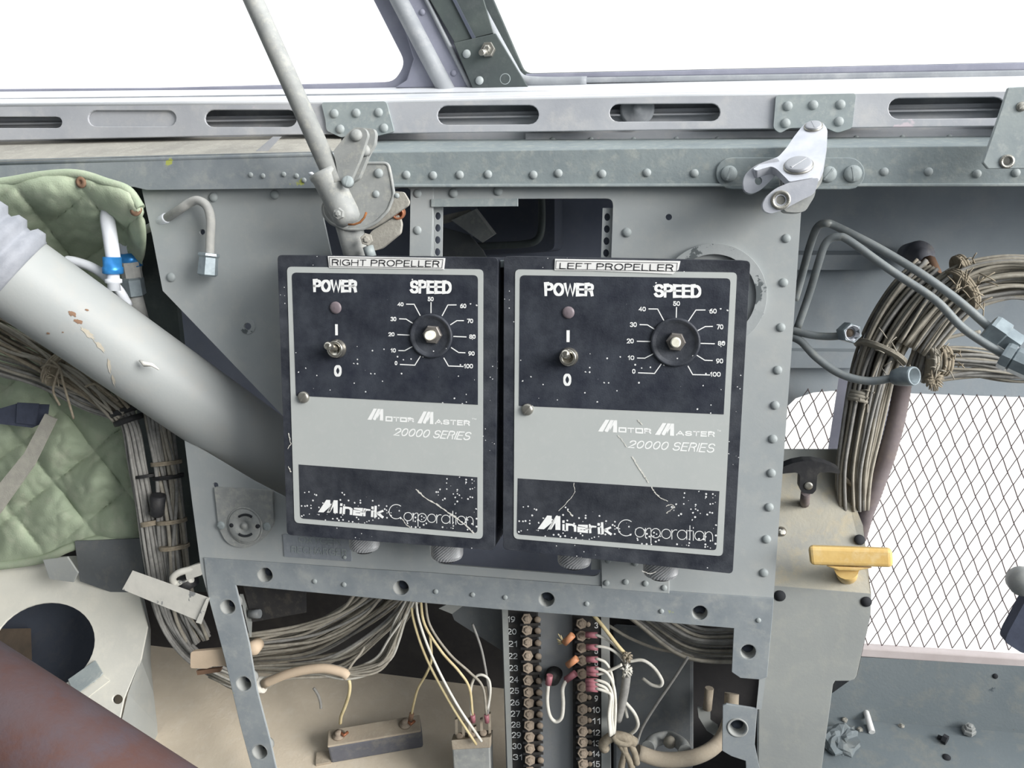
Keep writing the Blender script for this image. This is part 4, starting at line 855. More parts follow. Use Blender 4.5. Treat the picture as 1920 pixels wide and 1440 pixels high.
# ---- hoses with blue collars
uh = thing('looped_hose', 'white looped hose with two bright blue collars above the duct', 'hose', U(225, 480, .06))
MB().tube(path([(213,488,.047),(206,440,.047),(202,412,.048),(204,396,.052),(210,393,.060),(217,402,.072),(228,435,.082),(238,470,.088),(243,498,.09)], 6), 13*mpp(210,430,.05), 16).obj('hose', MT['hosew'], uh)
def collar(p, q, prof, n, mat, name, par, smooth=True):
    a = U(*p); b = U(*q); d = b-a; Lg = d.length
    return MB().lathe(a, d, [(r_*mpp(p[0],p[1],p[2]), h*Lg) for r_, h in prof], n, smooth).obj(name, MT[mat], par)
collar((210,482,.047),(212,514,.047), [(13,0),(16.5,.0),(16.5,.55),(18.5,.6),(18.5,.95),(15,1)], 24, 'blue', 'blue_collar', uh)
collar((212,512,.047),(214,545,.047), [(11,0),(11,.3),(15,.35),(15,.55),(11,.6),(12,1)], 20, 'hosew', 'nipple', uh)
collar((241,474,.088),(247,500,.09), [(18,0),(20,0),(20,1),(17,1)], 24, 'blue', 'blue_collar', uh)
collar((243,490,.087),(249,522,.09), [(18,0),(18.5,.1),(18.5,1),(14,1)], 8, 'hose', 'sleeve', uh, False)
collar((248,520,.087),(254,555,.09), [(15,0),(20,.08),(20,.92),(15,1)], 6, 'linenut', 'hex_nut', uh, False)
collar((253,552,.09),(264,600,.10), [(13,0),(15,1)], 18, 'hose', 'fitting', uh)
hh = thing('hooked_hose', 'grey hooked hose ending in a hex nut on the panel', 'hose', U(360, 400, .05))
MB().tube(path([(205,462,.10),(233,446,.09),(285,425,.07),(335,394,.052),(356,380,.05),(372,376,.049),(388,387,.048),(395,412,.048),(394,450,.048),(393,482,.048)], 6), 8.3*mpp(340,400,.05), 14).obj('hose', MT['hose'], hh)
collar((288,423,.069),(313,408,.059), [(8.5,0),(9.6,.05),(9.6,.95),(8.5,1)], 16, 'hosew', 'taped_sleeve', hh)
collar((392,474,.048),(389,518,.047), [(10,0),(19,.02),(20,.12),(17.5,.2),(18.5,.92),(14,1)], 6, 'linenut', 'hex_nut', hh, False)
wl = thing('white_hose', 'short white hose emerging behind the duct beside the blue collars', 'hose', U(180, 505, .06))
MB().tube(path([(125,488,.055),(143,491,.055),(172,501,.055),(198,518,.056),(222,543,.06),(240,572,.07)], 5), 9*mpp(180,505,.055), 14).obj('hose', MT['hosew'], wl)
# ---- wire runs at left
h1 = harness('wire_harness', 'beige wire bundle running down diagonally under the duct', [(-90,570,.07),(0,622,.075),(90,668,.08),(170,715,.085),(240,775,.09)], 26, .017, .0016, ['wire','wire','cord'], 3, 'wire bundles')
h1b = harness('wire_harness', 'pale cable bundle crossing the quilt below the diagonal wires', [(-90,660,.085),(0,688,.085),(80,712,.09),(160,752,.095),(230,775,.095)], 14, .009, .0016, ['wire','wire2'], 4, 'wire bundles')
tie(108,690,.078,30,.0165,h1,'cord',.002,14,2)
oc = thing('frayed_cord', 'frayed tan lacing cord dangling from the diagonal wires', 'cord', U(130, 740, .07))
for k, p in enumerate([[(95,675,.062),(112,690,.06),(118,715,.062),(125,740,.064),(138,785,.07)],[(112,690,.06),(104,712,.062),(100,735,.066),(112,760,.07)],[(160,725,.066),(178,720,.064),(200,735,.066),(222,752,.07)],[(112,690,.06),(90,684,.06),(78,690,.062)]]):
    MB().tube(path(p, 5), .0011, 6).obj('strand', MT['cord'], oc)
h2 = harness('wire_harness', 'grey wire bundle hanging below the black rubber collar', [(232,765,.09),(248,800,.09),(258,870,.092),(270,950,.095),(285,1050,.1),(305,1150,.105),(345,1215,.11),(400,1255,.115),(450,1275,.12)], 18, .0088, .0017, ['wire2','wire2','wire'], 5, 'wire bundles')
for k, (x, y) in enumerate([(233,765),(240,782)]):
    collar((x,y,.09),(x+4,y+10,.09), [(22,0),(27,.05),(28,.5),(27,.95),(22,1)], 24, 'black', 'rubber_collar', h2)
tie(276,892,.093,82,.0088,h2,'black',.001); tie(284,980,.096,80,.0088,h2,'cord',.0016)
h3 = harness('wire_harness', 'broad grey wire bundle hanging along the panel edge', [(296,770,.1),(305,830,.1),(315,900,.1),(322,980,.1),(330,1060,.105),(345,1140,.11),(375,1200,.115)], 24, .0125, .0018, ['wire2','wire2','wire'], 6, 'wire bundles')
for x, y in ((312,868),(316,894),(322,977),(327,1025)): tie(x, y, .1, 84, .0125, h3, 'cord' if y != 894 else 'black', .0013)
bk_ = thing('cable_sleeve', 'small black sleeve tied between the hanging wire bundles', 'sleeve', U(295, 945, .085))
collar((297,928,.085),(294,966,.087), [(10,0),(14,.03),(13,.9),(11,1)], 16, 'black', 'sleeve', bk_)
# ---- straps
ws = thing('webbing_strap', 'pale webbing strap slanting across the quilt at far left', 'strap', U(40, 880, .09))
MB().slab([(84,776),(106,786),(64,872),(0,962),(-90,1080),(-90,960),(0,905),(45,850)], .092, .0015).obj('strap', MT['strapw'], ws)
ds = thing('dark_strap', 'dark blue strap end above the pale webbing strap', 'strap', U(45, 780, .09))
MB().slab([(-90,765),(0,766),(30,757),(90,759),(86,790),(60,802),(0,795),(-90,790)], .1, .002).obj('strap', MT['strapd'], ds)
MB().slab([(32,755),(72,757),(66,797),(30,793)], .098, .0012).obj('keeper', MT['strapd'], ds)
# ---- console at lower left
cn = thing('side_console', 'grey side console with a large round cutout at lower left', 'console', U(150, 1350, .1))
kp = U(150,1250,.085); kn = V((-.05,-.80,.60)).normalized()
K = lambda pts, h=0: [UP(p[0], p[1], kp+kn*h, kn) for p in pts]
MB().prism(K([(-140,1010),(70,1046),(140,1042),(245,1048),(262,1120),(276,1175),(264,1235),(232,1310),(222,1360),(218,1520),(-140,1520)]), -kn*.002,
   [K([(p[0]+(p[1]-1215)*-.18, p[1]) for p in circ(80,1213,96,83,n=40)]), K(circ(220,1311,10,9,n=14)), K([(192,1392),(204,1368),(212,1378),(208,1402)])]).obj('top_sheet', MT['console'], cn, .0004)
fa = K([(262,1120),(276,1175),(264,1235),(240,1300),(226,1360),(222,1520)]); fb_ = [U(270,1120,.13),U(283,1180,.13),U(282,1235,.13),U(288,1300,.13),U(295,1360,.13),U(302,1520,.13)]
MB().add(fa+fb_, [[i,i+1,7+i,6+i] for i in range(5)]).obj('side_flange', MT['ped'], cn)
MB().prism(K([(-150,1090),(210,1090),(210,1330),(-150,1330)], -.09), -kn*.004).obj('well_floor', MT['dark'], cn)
MB().hexa(K([(-60,1180),(58,1178),(60,1238),(-60,1240)], -.06), K([(-60,1180),(58,1178),(60,1238),(-60,1240)], -.085)).obj('brown_unit', MT['unit'], cn)
tg_ = MB().prism(K([(127,1274),(178,1238),(192,1262),(188,1268),(140,1304)], .004), -kn*.0015).obj('bent_tag', MT['plate'], cn, .0004)
MB().prism(K([(140,1304),(192,1266),(205,1276),(158,1312)], .001), -kn*.0015).obj('tag_base', MT['console'], cn)
inst('covscr2', mk_rivet, 'rivet', MT['rivet'], K([(152,1290)],.001)[0], cn, kn, .002)
inst('covscr2', mk_rivet, 'rivet', MT['rivet'], K([(176,1276)],.001)[0], cn, kn, .002)
up_ = thing('upright_tab', 'small upright grey tab behind the console cutout', 'tab', U(110, 1080, .12))
MB().slab([(80,1050),(126,1044),(146,1074),(138,1092),(92,1086)], .112, .002).obj('tab', MT['ped'], up_, .0005)
MB().slab([(140,1015),(262,1010),(275,1120),(250,1125),(150,1090)], .128, .003).obj('shadow_sheet', MT['board'], up_)  # dark sheet stands in for a shadow on the console
# ---- rusty bar in front
rb = thing('yoke_bar', 'rust blotched bar crossing the lower left corner close to the camera', 'bar', U(60, 1400, -.16))
yb_ = -.16; e0 = U(-260,1180,yb_); e1 = U(420,1626,yb_)
MB().tube([e0, (e0+e1)/2, e1], 108*mpp(60,1400,yb_), 40).obj('bar', MT['rusty'], rb)
# ---- bits hung on the panel's left edge
wb = thing('angle_bracket', 'flaking white angle strip jutting left from the panel leg', 'bracket', U(310, 1120, .05))
c3 = lambda *p: cr(0,1040,3.556,*p)
MB().hexa(us(c3((885,105),(1392,285),(1318,440),(815,232)), .05), us(c3((885,105),(1392,285),(1318,440),(815,232)), .0515)).obj('face', MT['brwhite'], wb)
MB().hexa(us(c3((1375,295),(1397,285),(1340,462),(1305,452)), .048), us(c3((1380,295),(1400,285),(1345,462),(1312,452)), .06)).obj('turned_edge', MT['brwhite'], wb)
wc = thing('cable_clamp', 'white cushioned clamp at the panel edge above the white strip', 'clamp', U(350, 1075, .06))
MB().tube(path([(377,1060,.064),(355,1068,.062),(335,1074,.06),(324,1084,.06),(328,1094,.064),(342,1092,.066),(360,1086,.066)], 5), [.0030]*31, 10).obj('strap', MT['brwhite'], wc)
MB().slab(rnd([(345,1066),(376,1056),(379,1078),(350,1088)],3), .060, .004).obj('cushion', MT['brwhite'], wc, .001)
MB().tube(us([(338,1098),(362,1085)], .07), .007, 12).obj('core', MT['black'], wc)
tt = thing('tan_tab', 'tan plastic tab sticking out left of the panel leg', 'tab', U(390, 1235, .07))
MB().slab(rnd([(357,1222),(425,1216),(432,1248),(398,1250),(388,1254),(357,1253)],[6,0,0,2,2,4]), .068, .004).obj('tab', MT['tan'], tt, .0006)
MB().slab([(368,1258),(415,1252),(412,1260),(370,1266)], .074, .003).obj('under_tab', MT['brown'], tt)
# ================================================================ under the panel
c7 = lambda *p: cr(400,1080,3.84,*p); c8 = lambda *p: cr(760,1020,3.43,*p); c9 = lambda *p: cr(1080,1020,3.43,*p)
jb = thing('junction_box', 'dark flat box hanging under the left end of the panel', 'box', U(520, 1130, .12))
MB().hexa(us(c7((215,70),(672,110),(672,262),(280,332)), .10), us(c7((215,70),(672,110),(672,240),(280,310)), .14)).obj('case', MT['bake'], jb)
MB().tube(us(c7((262,275),(335,272)), .096), .004, 12).obj('spigot', MT['board'], jb)
MB().hexa(us(c7((190,130),(235,320),(275,330),(262,440)), .082), us(c7((215,130),(240,320),(280,330),(275,440)), .10)).obj('hanger', MT['ped'], jb)
# fan of wires from left bundle up to the panel
fan = thing('wire_harness', 'fan of dusty wires sweeping up under the panel left of centre', 'wire bundle', U(600, 1200, .14), 'wire bundles')
rg = random.Random(11)
for k in range(40):
    t = k/39; d = .11+.05*rg.random()
    ys = 1188+72*t+rg.uniform(-5,5); xe = 678+118*t+rg.uniform(-18,10); ye = 1108+rg.uniform(0,6)
    x2 = 560+70*t+rg.uniform(-30,20); y2 = 1178+78*t+rg.uniform(-8,10)-12*math.sin(t*3)
    P = path([(420,ys+6,d+.01),(475,ys,d),(x2,y2,d),((x2+xe)/2+20,(y2+ye)/2-4+rg.uniform(-4,8)+18*(1-t)*0,d-.005),(xe,ye,d-.01),(xe+18,ye-25,d-.01)], 6)
    MB().tube(P, rg.uniform(.0011,.0017), 6).obj('wire', MT[rg.choice(['wire','wire','wire2','wirew' if k % 7 == 0 else 'wire'])], fan)
MB().lathe(U(474,1216,.10), NV, [(.006,-.01),(.007,0),(.005,.003),(0,.004)], 14).obj('putty_lump', MT['tan'], fan)
br2 = harness('wire_harness', 'braided bundle of pale stranded wires bent under the fan of wires', [(395,1262,.105),(450,1284,.10),(490,1286,.10),(540,1268,.10),(600,1258,.10),(650,1264,.10),(695,1252,.10),(722,1232,.10),(740,1195,.098),(756,1155,.095),(776,1115,.09)], 16, .0058, .0013, ['wire','wirew','wire'], 12, 'wire bundles', wob=2.2)
MB().tube(path([(495,1282,.096),(545,1262,.094),(600,1253,.094),(640,1260,.095),(652,1268,.096)], 5), .0042, 12).obj('tan_sleeve', MT['tan'], br2)
MB().tube(us([(475,1283),(496,1284)], .10), .0074, 14).obj('tape_wrap', MT['wirew'], br2)
# loose wires
def loose(label, pts, r, mat, grp='loose wires', lug=None):
    t = thing('loose_wire', label, 'wire', U(*pts[len(pts)//2]), grp)
    P = path(pts, 7); MB().tube(P, r, 8).obj('conductor', MT[mat], t)
    if lug: MB().tube([P[-1], P[-1]+(P[-1]-P[-3]).normalized()*.008], r*1.9, 10).obj('lug_sleeve', MT[lug], t)
    return t
loose('pale wire running straight down to the relay, outer left of the pair', [(770,1118,.09),(776,1165,.088),(800,1235,.086),(845,1320,.085),(893,1396,.09)], .0012, 'wirey')
loose('pale wire running straight down to the relay, inner right of the pair', [(779,1118,.088),(786,1165,.086),(812,1235,.084),(855,1318,.083),(903,1390,.09)], .0012, 'wirew')
loose('tan wire curving past the relay pair to the middle terminal', [(788,1118,.088),(796,1170,.087),(828,1222,.086),(860,1258,.086),(880,1290,.088),(886,1340,.095)], .0012, 'wirey', lug='pink')
loose('tan wire crossing to the right relay terminal', [(797,1120,.09),(806,1172,.09),(842,1225,.09),(880,1260,.09),(905,1288,.09),(912,1340,.095)], .0011, 'wire', lug='pink')
loose('grey wire dropping from the gusset to the relay', [(886,1170,.10),(902,1215,.098),(912,1265,.097),(917,1310,.096),(914,1342,.097)], .0011, 'wire2')
loose('pale wire looping over between the relay terminals', [(884,1342,.095),(882,1310,.093),(884,1285,.092),(893,1268,.091),(906,1266,.091),(917,1276,.092),(919,1300,.093),(914,1330,.095)], .0012, 'wirew')
loose('short yellow wire dropping from the sleeve to the dusty block', [(646,1262,.10),(655,1278,.10),(655,1298,.10),(648,1322,.105),(640,1342,.11),(638,1356,.118)], .0016, 'wirey')
loose('amber wire bending down to the right end of the dusty block', [(806,1190,.12),(809,1235,.12),(800,1262,.12),(784,1290,.125),(776,1318,.13),(772,1338,.135)], .0012, 'wirey', lug='brown')
loose('thin grey wire running up from the sleeve into the fan', [(650,1262,.10),(660,1245,.10),(676,1225,.105),(684,1212,.11)], .0012, 'wire')
loose('dark stub wire on the sandy floor', [(588,1290,.15),(596,1302,.15),(601,1318,.15),(602,1328,.15)], .0014, 'wire2')
# dusty resistor block on the floor
rbk = thing('resistor_block', 'dust covered terminal block lying on the sandy floor', 'block', onfloor(705, 1425))
A = [onfloor(*p) for p in ((621,1432),(794,1402))]; dx = A[1]-A[0]
back = GUP.cross(dx).normalized(); 
if back.y < 0: back = -back
w = back*.019; h = GUP*.023
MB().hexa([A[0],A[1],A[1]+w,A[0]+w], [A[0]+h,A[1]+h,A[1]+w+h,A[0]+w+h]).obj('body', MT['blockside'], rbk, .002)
hh_ = GUP*.0018
MB().hexa([p+h-hh_*.2 for p in (A[0]-back*.0006,A[1]-back*.0006,A[1]+w,A[0]+w)], [p+h+hh_ for p in (A[0]-back*.0006,A[1]-back*.0006,A[1]+w,A[0]+w)]).obj('dusty_top', MT['block'], rbk, .001)
MB().hexa([A[0]-dx*.16,A[0],A[0]+w*.7,A[0]-dx*.16+w*.7], [p+GUP*.003 for p in (A[0]-dx*.16,A[0],A[0]+w*.7,A[0]-dx*.16+w*.7)]).obj('foot', MT['block'], rbk)
for t in (.12, .84):
    c = A[0]+dx*t+w*.5+h+hh_
    s_ = MB().lathe(c, GUP, [(.006,0),(.006,.002),(.003,.0025),(.003,.006),(0,.006)], 14).obj('terminal', MT['screw'], rbk)
    MB().tube([c+dx*.03+GUP*.004, c+dx*.06-back*.004+GUP*.004, c+dx*.10+GUP*.003], .0016, 6).obj('clip', MT['copper'], rbk)
# relay
rl = thing('relay', 'small dusty relay with open screw terminals beside the numbered strip', 'relay', U(890, 1440, .12))
MB().hexa(us([(848,1400),(918,1394),(922,1520),(856,1520)], .095), us([(848,1400),(924,1392),(926,1520),(856,1520)], .125)).obj('body', MT['gray'], rl, .001)
MB().hexa(us([(846,1388),(920,1382),(919,1402),(848,1406)], .094), us([(850,1376),(924,1368),(924,1394),(850,1400)], .126)).obj('terminal_deck', MT['block'], rl, .0006)
for px, py in ((853,1372),(866,1380),(878,1372),(888,1386),(900,1372),(915,1362)):
    MB().hexa(us([(px,py-22),(px+5,py-24),(px+6,py+12),(px+1,py+14)], .10), us([(px,py-26),(px+5,py-28),(px+6,py+8),(px+1,py+10)], .114)).obj('barrier', MT['block'], rl)
for px, py in ((862,1380),(884,1378),(906,1374)):
    inst('scr', mk_screw, 'terminal_screw', MT['screw'], U(px,py,.10), rl, V((0,-.5,.8)), .0032)
# ---- gusset and terminal board
gs = thing('gusset_plate', 'grey triangular gusset under the panel left of the terminal strips', 'gusset', U(900, 1170, .12))
MB().slab([(838,1128),(948,1138),(950,1226),(852,1163)], .118, .003).obj('plate', MT['board'], gs)
MB().slab(c8((215,415),(305,370),(395,380),(300,450)), .112, .003).obj('lightening_strip', MT['ped'], gs)
YB = .10
bd = thing('terminal_board', 'grey equipment plate carrying two numbered black terminal strips', 'board', U(1040, 1300, YB))
MB().slab([(940,1132),(1142,1146),(1146,1540),(952,1540)], YB+.006, .003).obj('back_plate', MT['eplate'], bd)
MB().hexa(us([(941,1132),(952,1133),(964,1540),(955,1540)], YB-.004), us([(941,1132),(952,1133),(964,1540),(955,1540)], YB+.006)).obj('side_angle', MT['ped'], bd)
MB().hexa(us([(1127,1145),(1142,1146),(1146,1540),(1128,1540)], YB-.002), us([(1127,1145),(1142,1146),(1146,1540),(1128,1540)], YB+.006)).obj('side_angle', MT['ped'], bd)
def strip(x0t, x1t, x0b, x1b, colt, colb, ys, numitems, label, side):
    s = MB().slab([(x0t,1138),(x1t,1140),(x1b,1540),(x0b,1540)], YB-.001, .007).obj('terminal_strip', MT['bake'], bd); lab(s, label)
    for y in ys:
        t = (y-1140)/400; cx = colt+(colb-colt)*t
        inst('termscrew', mk_nut, 'terminal_screw', MT['screw'], U(cx, y, YB-.0055), s, V((.2,-.9,.4)), 10.5*mpp(cx,y,YB), random.uniform(-.6,.6))
        MB().tube([U(cx+2,y,YB-.001), U(cx,y,YB-.007)], .0026, 8).obj('stud', MT['screw'], s)
        bx = cx+(20 if x0t < 1000 else 13)*side
        MB().hexa(us([(cx-12,y+9),(bx+6,y+8),(bx+6,y+13),(cx-12,y+14)], YB-.007), us([(cx-12,y+9),(bx+6,y+8),(bx+6,y+13),(cx-12,y+14)], YB)).obj('barrier', MT['bake'], s)
        inst('termlug', mk_rivet, 'terminal_lug', MT['screw'], U(bx, y+2, YB-.002), s, NV, (6.5 if x0t < 1000 else 5)*mpp(cx,y,YB))
    mb = MB()
    for body, x, y in numitems:
        w = 8.5 if len(body) > 1 else 3.2
        if body[0] == '1' and len(body) > 1: w = 7
        text(mb, body, [(x-w,y-5.5),(x+w,y-5.2),(x+w,y+5.8),(x-w,y+5.5)], YB-.0013, 1.3)
    mb.obj('number_lettering', MT['white'], s)
yl = [1160,1181,1204,1229,1252,1275,1297,1317,1338,1359,1381,1402,1424,1446]
nl = [(str(19+i), 958.8+i*.95, y) for i, y in enumerate([1161,1184,1207,1230,1252.5,1274,1295,1317,1338,1358.5,1378,1399,1419.5])]
strip(951,1006,963,1014,987,996,yl,nl,'left black terminal strip numbered 19 to 31',1)
yr = [1169,1192,1214,1238,1263,1287,1306,1329,1349,1370,1390,1411,1431,1451]
nr = [(b, 1118, y) for b, y in (('3',1172.5),('5',1220.5),('6',1243),('9',1309.5),('10',1331),('11',1352),('12',1373.5),('13',1393.5),('14',1413.5),('15',1432.5))]
strip(1073,1126,1075,1127,1089,1094,yr,nr,'right black terminal strip numbered 3 to 15',1)
# jumper, stud and lugged wires on the right strip
sd = MB().lathe(U(1040,1262,YB+.006), V((-.05,-1,.1)), [(.007,0)]+[(.006+.0008*(k % 2), .001+k*.0014) for k in range(9)]+[(.004,.0145),(0,.015)], 20).obj('grommet_stud', MT['bake'], bd)
ju = thing('jumper_wire', 'white jumper wire looping between the black stud and the right strip', 'wire', U(1035, 1310, .085))
JP = path([(1028,1282,.085),(1026,1315,.083),(1031,1342,.082),(1042,1353,.082),(1053,1345,.082),(1056,1320,.083),(1055,1292,.084),(1062,1274,.086)], 7)
MB().tube(JP, .0016, 8).obj('conductor', MT['wirew'], ju)
MB().tube(us([(1031,1266),(1028,1283)], .085), .0028, 10).obj('lug_sleeve', MT['pink'], ju)
MB().tube(us([(1061,1275),(1079,1262)], .087), .0028, 10).obj('lug_sleeve', MT['pink'], ju)
lw = [('upper white lugged wire on terminal four of the right strip', (1106,1190), [(1122,1192),(1140,1200),(1158,1216),(1172,1232)]),
      ('white lugged wire on terminal five of the right strip', (1107,1213), [(1122,1212),(1142,1216),(1160,1228),(1172,1242)]),
      ('white lugged wire beside the upper copper lug row at terminal six', (1107,1236), [(1122,1236),(1136,1243),(1146,1262),(1150,1290),(1150,1340),(1152,1372)]),
      ('white lugged wire curling up to the knotted cord', (1108,1262), [(1122,1264),(1136,1260),(1150,1254),(1166,1246)]),
      ('white lugged wire arching above the lowest pair', (1108,1255), [(1122,1254),(1138,1262),(1150,1285),(1154,1320),(1152,1374)]),
      ('white lugged wire second from the bottom of the pink group', (1106,1277), [(1122,1276),(1140,1284),(1148,1305),(1147,1340),(1150,1376)]),
      ('white lugged wire just above the lowest pink sleeve', (1107,1283), [(1122,1284),(1137,1292),(1144,1312),(1143,1345),(1147,1378)]),
      ('white lugged wire with the lowest pink sleeve', (1107,1291), [(1122,1292),(1136,1297),(1145,1305),(1141,1340),(1144,1380)])]
for i, (lb_, s0, pts) in enumerate(lw):
    t = thing('lugged_wire', lb_, 'wire', U(s0[0], s0[1], .085), 'lugged white wires')
    yy = .086-.002*i
    MB().tube(path([(s0[0]+8,s0[1],yy)]+[(p[0],p[1],yy-.002) for p in pts], 6), .00125, 8).obj('conductor', MT['wirew'], t)
    MB().tube(us([(s0[0]-8,s0[1]),(s0[0]+14,s0[1]+1)], yy), .0025, 12).obj('lug_sleeve', MT['pink'], t)
for i, (p, q, lb_) in enumerate((((1058,1206),(1074,1190),'small orange lug torn open at the top of the right strip'),((1064,1248),(1082,1234),'small orange lug beside terminal six of the right strip'))):
    t = thing('copper_lug', lb_, 'lug', U(*p, .085), 'orange lugs')
    a, b = U(*p,.083), U(*q,.083)
    MB().lathe(a, b-a, [(.0018,.003),(.0018,0),(.0028,0),(.0028,(b-a).length),(.0018,(b-a).length)], 14).obj('barrel', MT['orange'], t)
    for k in range(7 if i == 0 else 0):
        MB().tube([a, a+V((-.004+random.uniform(-.003,.003),0,random.uniform(-.002,.008)))], .0005, 5).obj('strand', MT['wirey'], t)
kc = thing('knotted_cord', 'ragged knot of pale cord and tape right of the terminal strips', 'cord', U(1175, 1240, .085))
rg = random.Random(5)
def tuft(c, R, n, par, mat, y, ln=1.0):
    mb = MB()
    for k in range(n):
        a = rg.uniform(0, 6.28); p0 = (c[0]+rg.uniform(-R,R)*.4, c[1]+rg.uniform(-R,R)*.4); p1 = (c[0]+math.cos(a)*R, c[1]+math.sin(a)*R*1.2)
        mb.tube([U(*p0,y-.003), U((p0[0]+p1[0])/2, (p0[1]+p1[1])/2-2, y-.005), U(*p1,y-.002)], [.0012,.0009,.0004], 5)
    return mb.obj('frayed_tuft', MT[mat], par)
tuft((1176,1232),10,16,kc,'cord',.082); tuft((1174,1258),12,18,kc,'wirew',.082)
MB().tube(path([(1170,1240,.084),(1175,1260,.084),(1172,1290,.084),(1166,1320,.086),(1158,1350,.09)], 5), [.0035]*21, 8).obj('tape_tail', MT['wire2'], kc)
loose('twisted tan cord slanting down from the panel to the ragged knot', [(1112,1152,.082),(1135,1180,.08),(1158,1210,.08),(1176,1230,.08)], .0016, 'wirey')
loose('white wire loop bulging right of the ragged knot', [(1180,1240,.085),(1205,1238,.085),(1226,1252,.086),(1241,1275,.087),(1238,1286,.088),(1222,1284,.09),(1205,1272,.095)], .0014, 'wirew')
loose('white wire bowing out and back to the lower cord knot', [(1168,1312,.088),(1188,1335,.088),(1196,1355,.09),(1192,1368,.092),(1180,1378,.094)], .0015, 'wirew')
loose('short white wire inside the bowed one', [(1166,1308,.09),(1172,1325,.09),(1176,1345,.092)], .0013, 'wirew')
loose('thin grey wire slanting from the right bundle down to the lower knot', [(1290,1232,.10),(1262,1275,.10),(1228,1325,.10),(1204,1365,.10),(1194,1395,.10)], .0012, 'wire2')
loose('grey wire sagging from the panel to the right bundle', [(1140,1172,.12),(1180,1196,.12),(1230,1216,.12),(1275,1224,.115),(1300,1234,.11)], .0014, 'wire')
lk = thing('knotted_cord', 'thick bow of tan cord tied at the bottom beside the terminal board', 'cord', U(1165, 1400, .09))
MB().tube(path([(1135,1405,.09),(1131,1395,.088),(1142,1384,.086),(1156,1380,.085),(1175,1384,.085),(1190,1392,.088)], 5), .0042, 10).obj('bow', MT['cord'], lk)
MB().tube(path([(1150,1378,.084),(1160,1390,.083),(1178,1392,.084),(1186,1380,.088)], 5), .0034, 10).obj('wrap', MT['cord'], lk)
for k, p in enumerate(([(1168,1390,.086),(1172,1410,.086),(1165,1440,.088),(1168,1470,.09)],[(1180,1392,.086),(1190,1412,.086),(1194,1432,.088)],[(1160,1392,.086),(1178,1420,.086),(1185,1440,.088)])):
    MB().tube(path(p,5), .0028, 8).obj('tail', MT['cord'], lk)
# right bundle
rbn = thing('wire_harness', 'grey wire bundle sagging right of centre under the panel', 'wire bundle', U(1280, 1200, .12), 'wire bundles')
rg = random.Random(21)
for k in range(26):
    t = k/25; d = .105+.04*rg.random()
    xs = 1250-85*t**.8+rg.uniform(-6,6); ye = 1178+66*t+rg.uniform(-3,3)
    P = path([(xs-36,1122,d),(xs+22,1160+4*t,d),(xs+(1385-xs)*.52,1168+(ye-1168)*.80+4,d),(1385,ye,d),(1440,ye-4,d)], 6)
    MB().tube(P, rg.uniform(.0011,.0016), 6).obj('wire', MT[rg.choice(['wire2','wire2','wire','wire'])], rbn)
# coiled hose at bottom right of the bay
ch = thing('coiled_hose', 'dusty grey hose coiled in the dark bay right of the terminal board', 'hose', U(1280, 1420, .15))
MB().tube(path([(1195,1410,.12),(1240,1424,.125),(1300,1420,.13),(1345,1395,.15),(1368,1350,.17),(1372,1300,.18)], 6), .0065, 14).obj('hose', MT['block'], ch)
MB().tube(path([(1215,1402,.14),(1228,1388,.16),(1255,1383,.17),(1278,1396,.15),(1284,1408,.14)], 6), .006, 12).obj('inner_coil', MT['gray'], ch)
MB().lathe(U(1256,1388,.155), NV, [(.005,0),(.006,.004),(.003,.008),(0,.008)], 10).obj('clamp', MT['wire'], ch)
hg = thing('hanging_bracket', 'pale notched bracket in the dark bay beside the lower right tab', 'bracket', U(1325, 1330, .17))
MB().slab([(1308,1328),(1332,1330),(1332,1352),(1346,1362),(1348,1385),(1325,1370),(1310,1345)], .17, .003).obj('bracket', MT['ped'], hg)
MB().tube(us([(1330,1290),(1326,1330)], .17), .004, 8).obj('stem', MT['block'], hg)
bx = thing('blue_case', 'dark blue case half lost in the shadow behind the right bundle', 'case', U(1200, 1240, .24))
MB().hexa(us([(1150,1170),(1300,1180),(1300,1440),(1150,1500)], .20), us([(1150,1170),(1300,1180),(1300,1440),(1150,1500)], .23)).obj('case', MT['board'], bx, .003)
# ================================================================ right side
c1 = lambda *p: cr(1420,340,3.6,*p); cB = lambda *p: cr(1420,680,3.428,*p)
def line(label, pts, ys, rpx, r0=None):
    t = thing('hydraulic_line', label, 'pipe', U(*pts[0], ys[0]), 'hydraulic lines')
    P = crom([U(p[0],p[1],y) for p, y in zip(pts, ys)], 7)
    MB().tube(P, rpx*mpp(pts[len(pts)//2][0], pts[len(pts)//2][1], sum(ys)/len(ys)), 14).obj('pipe', MT['line'], t)
    return t
t = line('upper of the two long parallel pipes running down to the right', c1((255,800),(300,640),(345,470),(385,350),(415,300),(465,283),(530,303),(800,440),(1100,620),(1350,800),(1580,1000)), [.115,.11,.10,.09,.085,.08,.08,.07,.06,.055,.05], 7.5)
collar((1852,612,.05),(1908,650,.045), [(9,0),(26,.02),(28,.12),(28,.5),(23,.55),(23,1),(14,1)], 6, 'linenut', 'hex_nut', t, False)
t = line('lower of the two long parallel pipes running down to the right', c1((272,985),(350,760),(410,560),(450,440),(490,390),(550,375),(620,400),(900,600),(1200,800),(1400,1000),(1690,1190)), [.09,.085,.075,.07,.068,.066,.064,.055,.05,.045,.04], 7.5)
collar((1878,664,.04),(1960,700,.03), [(9,0),(24,.02),(26,.08),(26,.22),(21,.25),(25,.28),(25,1),(14,1)], 8, 'linenut', 'hex_nut', t, False)
t = line('short upper pipe stub ending in an open hex nut', c1((235,1005),(350,1035),(450,1047),(540,1045),(600,1030)), [.085,.08,.078,.075,.072], 7.2)
nc = U(1592,624,.068); nd = V((.28,-1,.05)); s_ = mpp(1592,624,.068)
